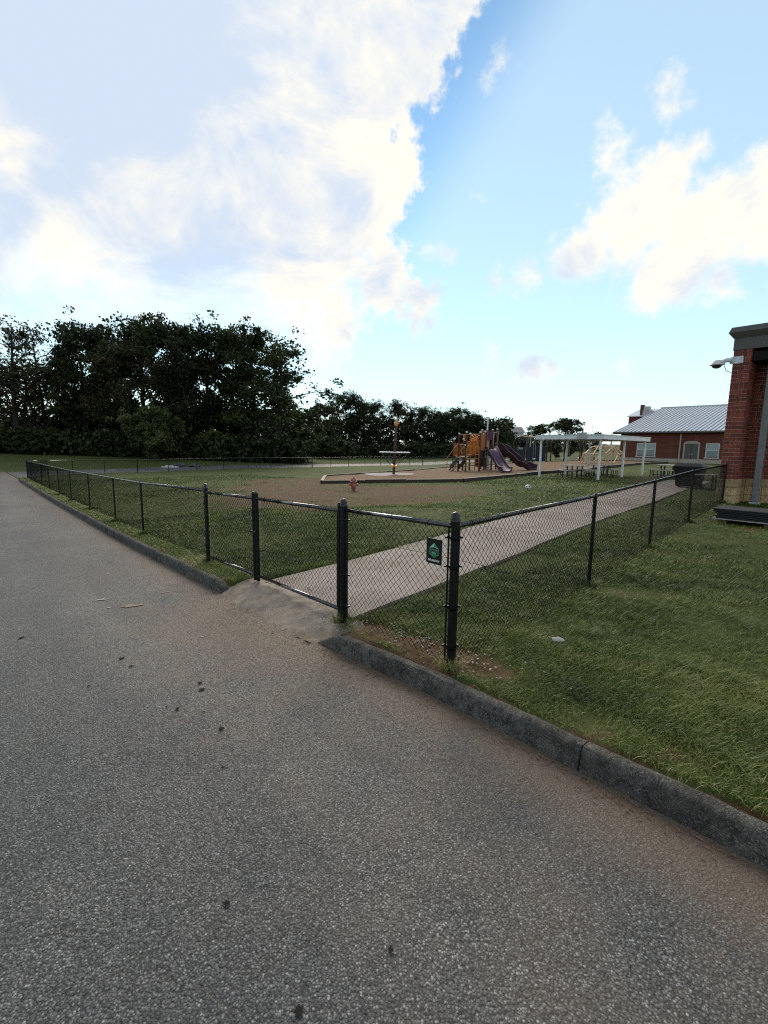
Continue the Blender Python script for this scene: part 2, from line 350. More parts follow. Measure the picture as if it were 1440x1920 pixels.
# ------------------------------------------------------------------ mesh helpers
class MB:
    def __init__(s): s.v = []; s.f = []; s.mi = []
    def quadmesh(s, vs_, fs_, m=0):
        b = len(s.v); s.v += [tuple(map(float, p)) for p in vs_]
        s.f += [tuple(b+i for i in q) for q in fs_]; s.mi += [m]*len(fs_); return s
    def box(s, c, size, ax=None, m=0, bev=0.0):
        """box centred at c; ax = 3x3 rows are local axes"""
        c = np.asarray(c, float); h = np.asarray(size, float)/2; A = np.eye(3) if ax is None else np.asarray(ax, float)
        if bev > 0:
            bev = min(bev, h.min()*.6); pts = []; idx = {}
            for sx in (-1, 1):
                for sy in (-1, 1):
                    for sz in (-1, 1):
                        for k in range(3):
                            o = np.array([h[0], h[1], h[2]])-bev; o[k] = h[k]
                            idx[(sx, sy, sz, k)] = len(pts); pts.append(c+(np.array([sx, sy, sz])*o)@A)
            fs_ = []
            for k in range(3):
                a_, b_ = (k+1) % 3, (k+2) % 3
                for sg in (-1, 1):
                    q = []
                    for (i, j) in ((-1, -1), (1, -1), (1, 1), (-1, 1)):
                        sgn = [0, 0, 0]; sgn[k] = sg; sgn[a_] = i; sgn[b_] = j; q.append(idx[(sgn[0], sgn[1], sgn[2], k)])
                    fs_.append(q if sg > 0 else q[::-1])
            for k in range(3):
                a_, b_ = (k+1) % 3, (k+2) % 3
                for i in (-1, 1):
                    for j in (-1, 1):
                        q = []
                        for sg, kk in ((-1, a_), (1, a_), (1, b_), (-1, b_)):
                            sgn = [0, 0, 0]; sgn[k] = sg; sgn[a_] = i; sgn[b_] = j; q.append(idx[(sgn[0], sgn[1], sgn[2], kk)])
                        fs_.append(q if i*j > 0 else q[::-1])
            for sx in (-1, 1):
                for sy in (-1, 1):
                    for sz in (-1, 1):
                        q = [idx[(sx, sy, sz, k)] for k in range(3)]; fs_.append(q if sx*sy*sz > 0 else q[::-1])
            return s.quadmesh(pts, fs_, m)
        pts = [c+np.array([x*h[0], y*h[1], z*h[2]])@A for x in (-1, 1) for y in (-1, 1) for z in (-1, 1)]
        return s.quadmesh(pts, [(0, 1, 3, 2), (4, 6, 7, 5), (0, 4, 5, 1), (2, 3, 7, 6), (0, 2, 6, 4), (1, 5, 7, 3)], m)
    def tube(s, pts, r, n=8, caps=True, m=0):
        pts = [np.asarray(p, float) for p in pts]; rs = r if hasattr(r, '__len__') else [r]*len(pts)
        vs_ = []; prev = None
        for i, p in enumerate(pts):
            d = pts[min(i+1, len(pts)-1)]-pts[max(i-1, 0)]; d = d/(np.linalg.norm(d)+1e-12)
            if prev is None:
                a_ = np.array([0, 0, 1.0]) if abs(d[2]) < .9 else np.array([1.0, 0, 0])
                x = np.cross(a_, d)
            else: x = prev-d*(prev@d)
            x /= np.linalg.norm(x)+1e-12; prev = x; y = np.cross(d, x)
            for k in range(n):
                t = 2*math.pi*k/n; vs_.append(p+rs[i]*(math.cos(t)*x+math.sin(t)*y))
        fs_ = [(i*n+k, i*n+(k+1) % n, (i+1)*n+(k+1) % n, (i+1)*n+k) for i in range(len(pts)-1) for k in range(n)]
        if caps: fs_ += [tuple(range(n))[::-1], tuple((len(pts)-1)*n+k for k in range(n))]
        return s.quadmesh(vs_, fs_, m)
    def lathe(s, prof, o=(0, 0, 0), n=16, m=0, ax=None):
        """prof: list of (radius, height) from bottom to top"""
        A = np.eye(3) if ax is None else np.asarray(ax, float); o = np.asarray(o, float); vs_ = []
        for (r, z) in prof:
            for k in range(n):
                t = 2*math.pi*k/n; vs_.append(o+np.array([r*math.cos(t), r*math.sin(t), z])@A)
        fs_ = [(i*n+k, i*n+(k+1) % n, (i+1)*n+(k+1) % n, (i+1)*n+k) for i in range(len(prof)-1) for k in range(n)]
        fs_ += [tuple(range(n))[::-1], tuple((len(prof)-1)*n+k for k in range(n))]
        return s.quadmesh(vs_, fs_, m)
    def prism(s, poly, off, m=0):
        """extrude a 3D polygon by the vector off"""
        poly = [np.asarray(p, float) for p in poly]; off = np.asarray(off, float); k = len(poly)
        return s.quadmesh(poly+[p+off for p in poly], [tuple(range(k))[::-1], tuple(range(k, 2*k))]+[(i, (i+1) % k, k+(i+1) % k, k+i) for i in range(k)], m)
    def build(s, name, mats, parent=None, smooth=False, kind=None):
        me = bpy.data.meshes.new(name); me.from_pydata(s.v, [], s.f)
        for mm in ([mats] if isinstance(mats, str) else mats): me.materials.append(MAT[mm])
        if any(s.mi): me.polygons.foreach_set('material_index', s.mi)
        if smooth:
            me.polygons.foreach_set('use_smooth', [True]*len(me.polygons))
            if smooth != 'all':
                try: me.set_sharp_from_angle(angle=R(45))
                except Exception: pass
        me.update()
        return link(name, me, parent, kind)
def link(name, me, parent=None, kind=None):
    o = bpy.data.objects.new(name, me); COL.objects.link(o)
    if parent is not None:
        o.parent = parent
        if parent.parent is None: o.matrix_parent_inverse = Matrix.Translation(-parent.location)      # parts keep world coordinates
    if kind: o['kind'] = kind
    return o
def tag(o, label, cat, group=None):
    o['label'] = label; o['category'] = cat
    if group: o['group'] = group
    return o
def thing(name, label, cat, loc, group=None):
    o = bpy.data.objects.new(name, None); COL.objects.link(o); o.location = Vector([float(c) for c in loc]); o.empty_display_size = .2
    return tag(o, label, cat, group)
def npmesh(name, V, Fc, mat, parent=None, kind=None, attr=None, smooth=False):
    """fast mesh from arrays; Fc is (n,k)"""
    me = bpy.data.meshes.new(name); V = np.ascontiguousarray(V, np.float32); Fc = np.ascontiguousarray(Fc, np.int32); k = Fc.shape[1]
    me.vertices.add(len(V)); me.vertices.foreach_set('co', V.ravel())
    me.loops.add(Fc.size); me.loops.foreach_set('vertex_index', Fc.ravel())
    me.polygons.add(len(Fc)); me.polygons.foreach_set('loop_start', np.arange(0, Fc.size, k, dtype=np.int32))
    if smooth: me.polygons.foreach_set('use_smooth', np.ones(len(Fc), bool))
    me.materials.append(MAT[mat]); me.update(calc_edges=True)
    if attr:
        for an, av in attr.items():
            a_ = me.attributes.new(an, 'FLOAT', 'POINT'); a_.data.foreach_set('value', np.ascontiguousarray(av, np.float32))
    me.validate()
    return link(name, me, parent, kind)
def frame(xdir):
    x = np.array([xdir[0], xdir[1], 0.0]); x /= np.linalg.norm(x); y = np.array([-x[1], x[0], 0]); return np.array([x, y, [0, 0, 1.0]])
AX_S = frame(ES); AX_T = frame(ET)
def vnoise(x, y, sc, seed=0):
    """smooth value noise on numpy arrays"""
    x = np.asarray(x, float)*sc+seed*17.3; y = np.asarray(y, float)*sc+seed*5.7
    xi = np.floor(x).astype(np.int64); yi = np.floor(y).astype(np.int64); fx = x-xi; fy = y-yi
    fx = fx*fx*(3-2*fx); fy = fy*fy*(3-2*fy)
    def h(a_, b_):
        v_ = np.sin(a_*127.1+b_*311.7+seed*74.7)*43758.5453; return v_-np.floor(v_)
    return (h(xi, yi)*(1-fx)+h(xi+1, yi)*fx)*(1-fy)+(h(xi, yi+1)*(1-fx)+h(xi+1, yi+1)*fx)*fy

# ================================================================== SETTING
def path_c(t): return np.interp(t, [-.2, 0, 6.6, 13.4, 22.7, 40], [2.42, 2.42, 3.22, 3.75, 4.85, 6.6])     # centre line of the walk
PATH_W = 1.0
def path_z(t):
    c = P(path_c(t), t); return float(zt(c[0], c[1]))+.015
# bare soil: ellipses in (s,t,rs,rt,strength)
SOIL = [(13.5, 7.0, 4.6, 3.0, 1.15), (17.5, 9.3, 5.5, 3.0, 1.15), (10.6, 8.3, 2.2, 2.6, 1.15), (12.3, 12.0, 2.8, 3.2, 1.1), (21, 11.0, 5, 2.6, 1.05), (9.0, 10.3, 1.3, 2.6, .95), (22, 13, 3, 2, .9), (.25, .12, .75, .28, .95), (-.2, .25, .5, .35, .9), (1.0, .05, .5, .22, .8), (1.2, .5, .55, .5, .4),
        (-.15, 3.15, .35, .3, .8), (-.35, 3.35, .5, .35, .6), (.1, 5.9, .4, .45, .85), (-.35, 5.6, .4, .3, .6), (-.3, 4.4, .3, .3, .8), (-.4, 9.2, .4, .7, .5), (7.5, 27.5, 1.2, 4.5, .95), (6.6, 33, 1.6, 4, .85), (9.5, 26, 1.5, 2.2, .5), (-1.6, .15, .5, .2, .35), (4.8, 19, .5, 4, .4), (-.4, .28, .5, .2, .5), (-1.1, .1, .3, .25, .55)]
def soil(x, y):
    s, t = ST(x, y); d = np.zeros_like(s)
    for (a_, b_, rs, rt_, k) in SOIL:
        q = ((s-a_)/rs)**2+((t-b_)/rt_)**2; d = np.maximum(d, k*np.exp(-q*1.1))
    d = np.maximum(d, .8*np.exp(-((t-(kerb_t(s)+.03))/.07)**2))
    d = np.maximum(d, .45*np.exp(-(np.maximum(0, np.abs(s-path_c(t))-PATH_W)/.10)**2)*(t < 24))
    return d*(.06+.72*vnoise(x, y, 2.2, 3)+.95*vnoise(x, y, .75, 13))
# ---- lawn: one sheet that runs under everything to the horizon
def axis(stops):
    o = []
    for (a_, b_, st_) in stops: o += list(np.arange(a_, b_, st_))
    return np.array(sorted(set(np.round(o, 4))))
gs = axis([(-900, -300, 120), (-300, -60, 30), (-60, -12, 4), (-12, -4, .6), (-4, 16, .2), (16, 36, .5), (36, 56, .4), (56, 100, 2.0), (100, 300, 14), (300, 1501, 120)])
gt = axis([(-900, -300, 120), (-300, -60, 30), (-60, -17.2, 4), (-17.2, -1, 2), (-1, 1, .06), (1, 16, .2), (16, 36, .5), (36, 70, 1), (70, 130, 4), (130, 400, 20), (400, 1501, 120)])
S_, T_ = np.meshgrid(gs, gt, indexing='ij'); XY = C0+S_[..., None]*ES+T_[..., None]*ET
X_, Y_ = XY[..., 0], XY[..., 1]; Z_ = zt(X_, Y_)
near = np.exp(-((X_**2+(Y_-5)**2)/900)); Z_ = Z_+(vnoise(X_, Y_, 1.6, 1)-.5)*.035*near+(vnoise(X_, Y_, .35, 2)-.5)*.05*near
onpath = np.abs(S_-path_c(T_)) < PATH_W+.06
Z_ = np.where(onpath & (T_ > -.3) & (T_ < 40), zt(X_, Y_)-.03, Z_)
rd = in_road(S_, T_); edge = (S_ < 37) & (T_ < kerb_t(S_)+.0) & (T_ > -17)
Z_ = np.where(rd | edge, zt(X_, Y_)+road_dz(S_)-.08, Z_)
Z_ = np.where((S_ > 1.3) & (S_ < 3.88) & (T_ < .15) & (T_ > -.6), zt(X_, Y_)-.17, Z_)
idx = np.arange(S_.size).reshape(S_.shape)
Fq = np.stack([idx[:-1, :-1], idx[:-1, 1:], idx[1:, 1:], idx[1:, :-1]], -1).reshape(-1, 4)
lawn = npmesh('lawn', np.stack([X_, Y_, Z_], -1).reshape(-1, 3), Fq, 'lawn', None, 'structure', {'dirt': soil(X_, Y_).ravel()}, True)
lawn['label'] = 'mown green lawn with bare brown soil patches'
# ---- road
rs_ = axis([(-14, -6, .5), (-6, 12, .25), (12, 45.6, .8), (45.6, 52.01, .8)]); rs_[-1] = 52
us = np.array([0, .03, .07, .12, .18, .26, .36, .5, .7, 1.0, 1.4, 2, 2.8, 3.8, 5, 7, 9, 12, 16])
V = []; dirt = []
for s in rs_:
    for u in us:
        t = float(kerb_t(s))-.02-u; p = P(s, t); V.append((p[0], p[1], float(zt(p[0], p[1]))+float(road_dz(s))+.004))
        dirt.append((max(0, 1-u/.75)**1.3 if s > -7 else 0)*1.0+(.35*math.exp(-((u-1.0)/.9)**2)) + (.45*math.exp(-((s-2.4)/1.3)**2-((u-.6)/.6)**2)))
k = len(us); ir = np.arange(len(V)).reshape(len(rs_), k)
Fr = np.stack([ir[:-1, :-1], ir[1:, :-1], ir[1:, 1:], ir[:-1, 1:]], -1).reshape(-1, 4)
V = np.array(V); base = len(V); V2 = []; F2 = []
ts2 = np.arange(-.3, 75, 1.5)                                # the drive turns right behind the far fence
for t in ts2:
    s_in = 45.6 if t > 8 else 37.5+math.sqrt(max(0, (64-(t-8)**2)/.9)); s_in = min(s_in, 45.9)
    for f_ in np.linspace(0, 1, 5):
        s = s_in+(52-s_in)*f_; p = P(s, t); V2.append((p[0], p[1], float(zt(p[0], p[1]))+float(road_dz(s))+.006))
i2 = np.arange(len(V2)).reshape(-1, 5)+base
F2 = np.stack([i2[:-1, :-1], i2[:-1, 1:], i2[1:, 1:], i2[1:, :-1]], -1).reshape(-1, 4)
road = npmesh('road', np.concatenate([V, np.array(V2)]), np.concatenate([Fr, F2]), 'asphalt', None, 'structure', {'dirt': np.concatenate([np.minimum(1, dirt), np.full(len(V2), .05)])}, True)
road['label'] = 'worn grey asphalt drive'
def road_z(x, y):
    s, t = ST(x, y); return float(zt(x, y))+float(road_dz(s))+.004
def blot(name, px, py, w, h, mat, seed, rot=0.0):
    d = ray(px, py); z = 0.0
    for _ in range(30):
        p = CAM+d*((z-CAMZ)/d[2]); z = road_z(p[0], p[1])
    rn = np.random.default_rng(seed); kk = 18; mb = MB(); pts = [(p[0], p[1], z+.010)]
    for i in range(kk):
        a_ = 2*math.pi*i/kk; r_ = .4+.75*rn.random(); x = math.cos(a_)*w/2*r_; y = math.sin(a_)*h/2*r_
        xx = p[0]+x*math.cos(rot)-y*math.sin(rot); yy = p[1]+x*math.sin(rot)+y*math.cos(rot); pts.append((xx, yy, road_z(xx, yy)+.008))
    mb.quadmesh(pts, [(0, 1+i, 1+(i+1) % kk) for i in range(kk)]); mb.build(name, mat, road)
for i, (px, py, w, h) in enumerate([(375, 1281, .07, .06), (378, 1294, .075, .06), (414, 1368, .065, .06), (229, 1235, .085, .08), (247, 1250, .06, .05), (425, 1695, .05, .05), (332, 1330, .06, .04), (418, 1441, .03, .03), (167, 1287, .05, .04), (312, 1327, .03, .025), (382, 1336, .03, .03), (560, 1897, .05, .05), (40, 1197, .10, .07), (733, 1783, .05, .03)]):
    blot('oil_stain', px, py, w*.75, h*.75, 'oil', i+3, i*.9)
for i, (px, py, w, h, m_) in enumerate([(246, 1137, .30, .14, 'pale_patch'), (190, 1125, .17, .06, 'paint_worn'), (205, 1140, .07, .05, 'paint_worn'), (202, 1077, .05, .09, 'paint_worn'), (311, 1111, .13, .04, 'paint_worn'), (380, 1195, .03, .025, 'paint_worn'), (95, 1400, .12, .10, 'pale_patch')][:6]):
    blot('worn_patch', px, py, w, h, m_, i+40, .4)
# ---- kerb
kerb = bpy.data.objects.new('kerb', None); COL.objects.link(kerb); kerb['kind'] = 'structure'; kerb['label'] = 'weathered grey concrete kerb along the drive'
def kerb_run(s0, s1, taper0=0, taper1=0):
    prof = [(.03, -.20), (.03, .004), (.0, .022), (-.030, .026), (-.062, .020), (-.080, .002), (-.088, -.03), (-.098, -.075), (-.106, -.12), (-.115, -.20)]
    ss = np.linspace(s0, s1, max(3, int(abs(s1-s0)/.08))); mb = MB(); V = []
    for s in ss:
        k0 = 1.0
        if taper0: k0 = min(k0, .12+.88*min(1, (s-s0)/taper0)**.8)
        if taper1: k0 = min(k0, .12+.88*min(1, (s1-s)/taper1)**.8)
        for j, (u, z) in enumerate(prof):
            t = float(kerb_t(s))+u+random.uniform(-.004, .004)+.018*(float(vnoise(s, 0, 3.1, 2))-.5); p = P(s, t); zz = float(zt(p[0], p[1]))
            hh = z if z < -.12 else -.13+(z+.13)*k0
            V.append((p[0], p[1], zz+hh+random.uniform(-.005, .005)*(j > 0)+.012*(float(vnoise(s, j*.3, 5, 11))-.5)*(j > 0)))
    kk = len(prof); n = len(ss)
    Fc = [(i*kk+j, (i+1)*kk+j, (i+1)*kk+j+1, i*kk+j+1) for i in range(n-1) for j in range(kk-1)] + [tuple(range(kk)), tuple((n-1)*kk+j for j in range(kk))[::-1]]
    mb.quadmesh(V, Fc); return mb.build('kerb_stone', 'kerb_concrete', kerb, True)
kerb_run(-9, -4.05); kerb_run(-4.03, -1.224); kerb_run(-1.215, 1.42, 0, .34)
sj = [3.72, 9.7, 15.7, 21.7, 27.7, 33.7, 37.2]
for a_, b_ in zip(sj[:-1], sj[1:]): kerb_run(a_, b_-.015, .22 if a_ < 4 else 0, .8 if b_ > 37 else 0)
# ---- dropped kerb apron at the gate
ss = np.linspace(1.26, 3.92, 66); uu = np.linspace(0, 1, 24); V = []
for s in ss:
    for u in uu:
        wob = .05*(vnoise(s*1.0, 0, 3, 5)-.5)
        t = .16-(.575+.05*math.sin((s-1.4)*1.3)+wob)*u; p = P(s, t); zb = float(zt(p[0], p[1]))
        f = 1-u**1.5; edge_ = min(1, (s-1.10)/.35, (4.0-s)/.25)
        h = -.135+(.15*f)*max(.15, min(1, edge_)) + .035*math.exp(-((s-2.9)/.45)**2-((u-.35)/.3)**2)
        h += (vnoise(p[0], p[1], 40, 16)-.5)*.008+(vnoise(p[0], p[1], 9, 6)-.5)*.026*(1+1.6*math.exp(-((s-1.65)/.3)**2))+(vnoise(p[0], p[1], 24, 7)-.5)*.01
        V.append((p[0], p[1], zb+h))
ia = np.arange(len(V)).reshape(len(ss), len(uu)); Fa = np.stack([ia[:-1, :-1], ia[1:, :-1], ia[1:, 1:], ia[:-1, 1:]], -1).reshape(-1, 4)[:, ::-1]
apron = npmesh('kerb_ramp', V, Fa, 'ramp_concrete', None, 'structure', None, True); apron['label'] = 'broken concrete ramp from the drive up to the gate'
# ---- concrete walk, slab by slab
walk = bpy.data.objects.new('path', None); COL.objects.link(walk); walk['kind'] = 'structure'; walk['label'] = 'pale concrete walk from the gate to the school'
tj = [.10, 3.0, 6.0, 9.0, 12.0, 15.0, 18.0, 21.0, 24.0, 27.0]
for a_, b_ in zip(tj[:-1], tj[1:]):
    b_ -= .022; mb = MB(); V = []; tt = np.linspace(a_, b_, 9); us_ = np.linspace(-1, 1, 7)
    for t in tt:
        for u in us_:
            wob = (.05*(vnoise(t, u*3, 1.7, 8)-.5)+.03*(vnoise(t, u*3, 6, 9)-.5)) if abs(u) == 1 else 0
            p = P(float(path_c(t))+u*PATH_W*(.97 if t < 3 else 1)+wob, t); V.append((p[0], p[1], float(zt(p[0], p[1]))+.016))
    n_ = len(V); V += [(x, y, z-.08) for (x, y, z) in V]; ip = np.arange(n_).reshape(9, 7)
    mb.quadmesh(V, [tuple(q) for q in np.stack([ip[:-1, :-1], ip[:-1, 1:], ip[1:, 1:], ip[1:, :-1]], -1).reshape(-1, 4).tolist()]
        + [(int(ip[i, 0]), int(ip[i+1, 0]), int(ip[i+1, 0])+n_, int(ip[i, 0])+n_) for i in range(8)] + [(int(ip[i+1, 6]), int(ip[i, 6]), int(ip[i, 6])+n_, int(ip[i+1, 6])+n_) for i in range(8)])
    mb.build('slab', 'path_concrete', walk)

# ---- playground bed
BED = [(18.5, 11.4), (15.5, 14.9), (13.5, 17.3), (15.1, 28.7), (14.4, 36), (14.3, 41), (14.1, 43.8), (13.1, 49.7), (20.0, 51.0), (21.5, 56), (22, 68), (31, 68), (29.2, 46), (28, 32), (25.6, 24), (24.4, 18.7), (23.2, 14.9)]
BEDW = [P(*q) for q in BED]
def inpoly(x, y, poly):
    x = np.asarray(x); y = np.asarray(y); r_ = np.zeros(x.shape, bool); j = len(poly)-1
    for i in range(len(poly)):
        xi, yi = poly[i]; xj, yj = poly[j]
        c = ((yi > y) != (yj > y)) & (x < (xj-xi)*(y-yi)/(yj-yi+1e-12)+xi); r_ ^= c; j = i
    return r_
cx, cy = np.mean([p[0] for p in BEDW]), np.mean([p[1] for p in BEDW])
import bmesh
bm = bmesh.new(); ring = []
for i in range(len(BEDW)):
    a_, b_ = np.array(BEDW[i]), np.array(BEDW[(i+1) % len(BEDW)]); kk = max(1, int(np.linalg.norm(b_-a_)/1.5))
    for j in range(kk):
        p = a_+(b_-a_)*j/kk; ring.append(bm.verts.new((p[0], p[1], float(zt(p[0], p[1]))+.13)))
bm.faces.new(ring); bmesh.ops.triangulate(bm, faces=bm.faces[:]); bmesh.ops.subdivide_edges(bm, edges=bm.edges[:], cuts=3, use_grid_fill=True)
for v in bm.verts: v.co.z = float(zt(v.co.x, v.co.y))+.11+.05*(float(vnoise(v.co.x, v.co.y, .9, 4))-.5)
me = bpy.data.meshes.new('mulch'); bm.normal_update()
if sum(f.normal.z for f in bm.faces) < 0: bmesh.ops.reverse_faces(bm, faces=bm.faces[:])
bm.to_mesh(me); bm.free(); me.materials.append(MAT['mulch']); bed = link('mulch_bed', me, None, 'structure'); bed['label'] = 'wood chip playground surface'
for i in range(len(BEDW)):
    a_, b_ = np.array(BEDW[i]), np.array(BEDW[(i+1) % len(BEDW)]); L = np.linalg.norm(b_-a_); kk = max(1, round(L/2.6))
    for j in range(kk):
        p, q = a_+(b_-a_)*j/kk, a_+(b_-a_)*(j+1)/kk; d = (q-p)/np.linalg.norm(q-p); zp, zq = float(zt(*p)), float(zt(*q)); q = q-d*.03
        mb = MB(); nrm = np.array([-d[1], d[0], 0])*.09; dz = random.uniform(-.02, .02)
        bt = [np.array([p[0], p[1], zp-.05])-nrm, np.array([q[0], q[1], zq-.05])-nrm, np.array([q[0], q[1], zq-.05])+nrm, np.array([p[0], p[1], zp-.05])+nrm]
        tp = [v_+np.array([0, 0, .25+dz]) for v_ in bt]
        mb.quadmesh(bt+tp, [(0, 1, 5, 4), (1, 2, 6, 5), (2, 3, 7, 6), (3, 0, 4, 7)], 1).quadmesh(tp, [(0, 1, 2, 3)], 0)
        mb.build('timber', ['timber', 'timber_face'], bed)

# ================================================================== CHAIN LINK FENCES
RH = 1.2                                                   # height of the top rail
def gz(s, t): p = P(s, t); return float(zt(p[0], p[1]))
def wires(p0, p1, zlo0, zlo1, zhi0, zhi1, w=.072, r=.0021, nrm_off=.012):
    """one bay of woven wire between two ground points; returns vertex and face arrays"""
    p0, p1 = np.array(p0, float), np.array(p1, float); L = np.linalg.norm(p1-p0); d = (p1-p0)/L; nv = np.array([-d[1], d[0]])
    nw = int(L/(w/2)); H = .5*(zhi0+zhi1-zlo0-zlo1); nk = max(4, int(round(H/(w/2)))); Vs = []; Fs = []
    kk = np.arange(nk+1); base = 0
    tri = np.array([[0, 1], [-.87, -.5], [.87, -.5]])
    for i in range(nw):
        x = np.clip((i+((kk+i) % 2))*(w/2), 0, L); f = x/L
        z = zlo0+(zlo1-zlo0)*f+(kk/nk)*(zhi0-zlo0+(zhi1-zlo1-zhi0+zlo0)*f)
        off = nrm_off+np.where((kk+i) % 2, .0016, -.0016)*(1 if i % 2 else -1)
        c = np.stack([p0[0]+d[0]*x+nv[0]*off, p0[1]+d[1]*x+nv[1]*off, z], 1)
        # ring offset: along the in-plane horizontal and the panel normal
        o = r*(tri[:, 0, None]*np.array([d[0], d[1], 0])+tri[:, 1, None]*np.array([nv[0], nv[1], 0]))
        Vs.append((c[:, None]+o[None]).reshape(-1, 3)); b = base+np.arange(nk)[:, None]*3
        for q in range(3):
            q2 = (q+1) % 3; Fs.append(np.stack([b[:, 0]+q, b[:, 0]+q2, b[:, 0]+3+q2, b[:, 0]+3+q], 1))
        base += 3*(nk+1)
    return np.concatenate(Vs), np.concatenate(Fs)
def join_wires(parts, name, parent):
    V = []; Fc = []; b = 0
    for v_, f_ in parts: V.append(v_); Fc.append(f_+b); b += len(v_)
    return npmesh(name, np.concatenate(V), np.concatenate(Fc), 'wire', parent, 'stuff')
def terminal_post(p, parent, h=RH+.05, r=.034, name='terminal_post'):
    z = float(zt(*p)); mb = MB(); mb.lathe([(r, -.15), (r, h)], (p[0], p[1], z), 14)
    o = mb.build(name, 'black_coat', parent, True)
    c = MB(); c.lathe([(r*1.14, h-.025), (r*1.18, h-.02), (r*1.18, h+.006), (r*1.02, h+.012), (r*1.0, h+.028), (r*.88, h+.045), (r*.62, h+.058), (r*.3, h+.064), (r*.05, h+.066)], (p[0], p[1], z), 14); c.build('cap', 'black_cap', o, True)
    return o
def line_post(p, parent, h=RH, r=.024):
    z = float(zt(*p)); mb = MB(); mb.lathe([(r, -.15), (r, h-.03), (r*1.12, h-.028), (r*1.12, h+.012), (r*.5, h+.03)], (p[0], p[1], z), 10); return mb.build('post', 'black_coat', parent, True)
def rail(pts, parent, h=RH, r=.021, name='top_rail'):
    mb = MB(); mb.tube([(p[0], p[1], float(zt(*p))+h) for p in pts], r, 10); return mb.build(name, 'rail_coat', parent, 'all')
def tension(p, d, parent, r=.034, h=RH, bands=(.18, .52, .86, 1.1), gap=.03):
    """tension bar beside a terminal post with its bands; d = unit direction of the bay"""
    z = float(zt(*p)); q = np.array(p)+np.array(d)*(r+gap)
    mb = MB(); mb.box((q[0], q[1], z+h/2+.02), (.016, .006, h-.06), frame(d)); o = mb.build('tension_bar', 'black_coat', parent)
    for b in bands:
        m2 = MB(); m2.lathe([(r+.004, -.011), (r+.006, 0), (r+.004, .011)], (p[0], p[1], z+b), 12)
        e = np.array(p)+np.array(d)*(r+gap*.75); m2.box((e[0], e[1], z+b), (gap*1.6, .014, .02), frame(d)); m2.box((e[0]+d[0]*.02, e[1]+d[1]*.02, z+b), (.014, .05, .014), frame(d)); m2.build('brace_band', 'black_coat', parent)
def ties(p0, p1, parent, h=RH, every=.45):
    p0, p1 = np.array(p0), np.array(p1); L = np.linalg.norm(p1-p0); mb = MB(); n = max(1, int(L/every))
    for i in range(n):
        p = p0+(p1-p0)*(i+.5)/n; z = float(zt(*p))+h; d = (p1-p0)/L; nv = np.array([-d[1], d[0]])
        pts = [(p[0]+nv[0]*.026*math.cos(a_), p[1]+nv[1]*.026*math.cos(a_), z+.026*math.sin(a_)) for a_ in np.linspace(0, 2*math.pi, 9)]
        mb.tube(pts, .0022, 4, False)
    mb.build('wire_tie', 'wire', parent, kind='stuff')

cap_h = RH
# run along the drive, left of the gate
pl = thing('chain_link_fence', 'long black chain link fence along the drive, left of the gate', 'fence', (*P(5.35, .05), gz(5.35, .05)), 'black chain link fences')
S_L = [5.35, 9.25, 11.95, 15.5, 19.2, 22.4, 25.6, 28.8, 31.8, 34.4, 36.6]; TL = .06
terminal_post(P(5.35, TL), pl); terminal_post(P(36.6, TL), pl, RH+.05, .034)
for s in S_L[1:-1]: line_post(P(s, TL), pl)
rail([P(s, TL) for s in S_L], pl); tension(P(5.35, TL), ES, pl)
parts = []
for a_, b_ in zip(S_L[:-1], S_L[1:]):
    parts.append(wires(P(a_, TL), P(b_, TL), gz(a_, TL)+.03, gz(b_, TL)+.03, gz(a_, TL)+RH+.03, gz(b_, TL)+RH+.03, .072 if a_ < 20 else .085, .0024, -.026))
    if a_ < 20: ties(P(a_, TL), P(b_, TL), pl)
join_wires(parts, 'woven_wire', pl)
# short panel, corner and the run to the school wall
pr = thing('chain_link_fence', 'black chain link fence turning the corner post and running to the brick pillar', 'fence', (*P(0, 0), gz(0, 0)), 'black chain link fences')
RD = np.array([10.55, 14.25])-P(0, 0); RL = np.linalg.norm(RD); RDu = RD/RL
GR = P(1.47, .0)
terminal_post(P(0, 0), pr, name='corner_post'); terminal_post(GR, pr, name='gate_post')
RP = [P(0, 0)+RDu*d for d in (0, 3.16, 6.15, 9.5, RL)]
for p in RP[1:-1]: line_post(p, pr)
terminal_post(RP[-1], pr, RH+.02, .03)
rail([P(.03, 0), P(1.44, 0)], pr); rail(RP, pr)
tension(P(0, 0), ES, pr); tension(P(0, 0), RDu, pr); tension(GR, -ES, pr)
parts = [wires(P(.05, 0), P(1.42, 0), gz(0, 0)+.02, gz(1.45, 0)+.02, gz(0, 0)+RH+.028, gz(1.45, 0)+RH+.028, .072, .0026, -.026)]
ties(P(.05, 0), P(1.42, 0), pr)
for a_, b_ in zip(RP[:-1], RP[1:]):
    parts.append(wires(a_+RDu*(.05 if a_ is RP[0] else 0), b_, float(zt(*a_))+.02, float(zt(*b_))+.02, float(zt(*a_))+RH+.028, float(zt(*b_))+RH+.028, .072, .0026, -.024)); ties(a_, b_, pr)
join_wires(parts, 'woven_wire', pr)
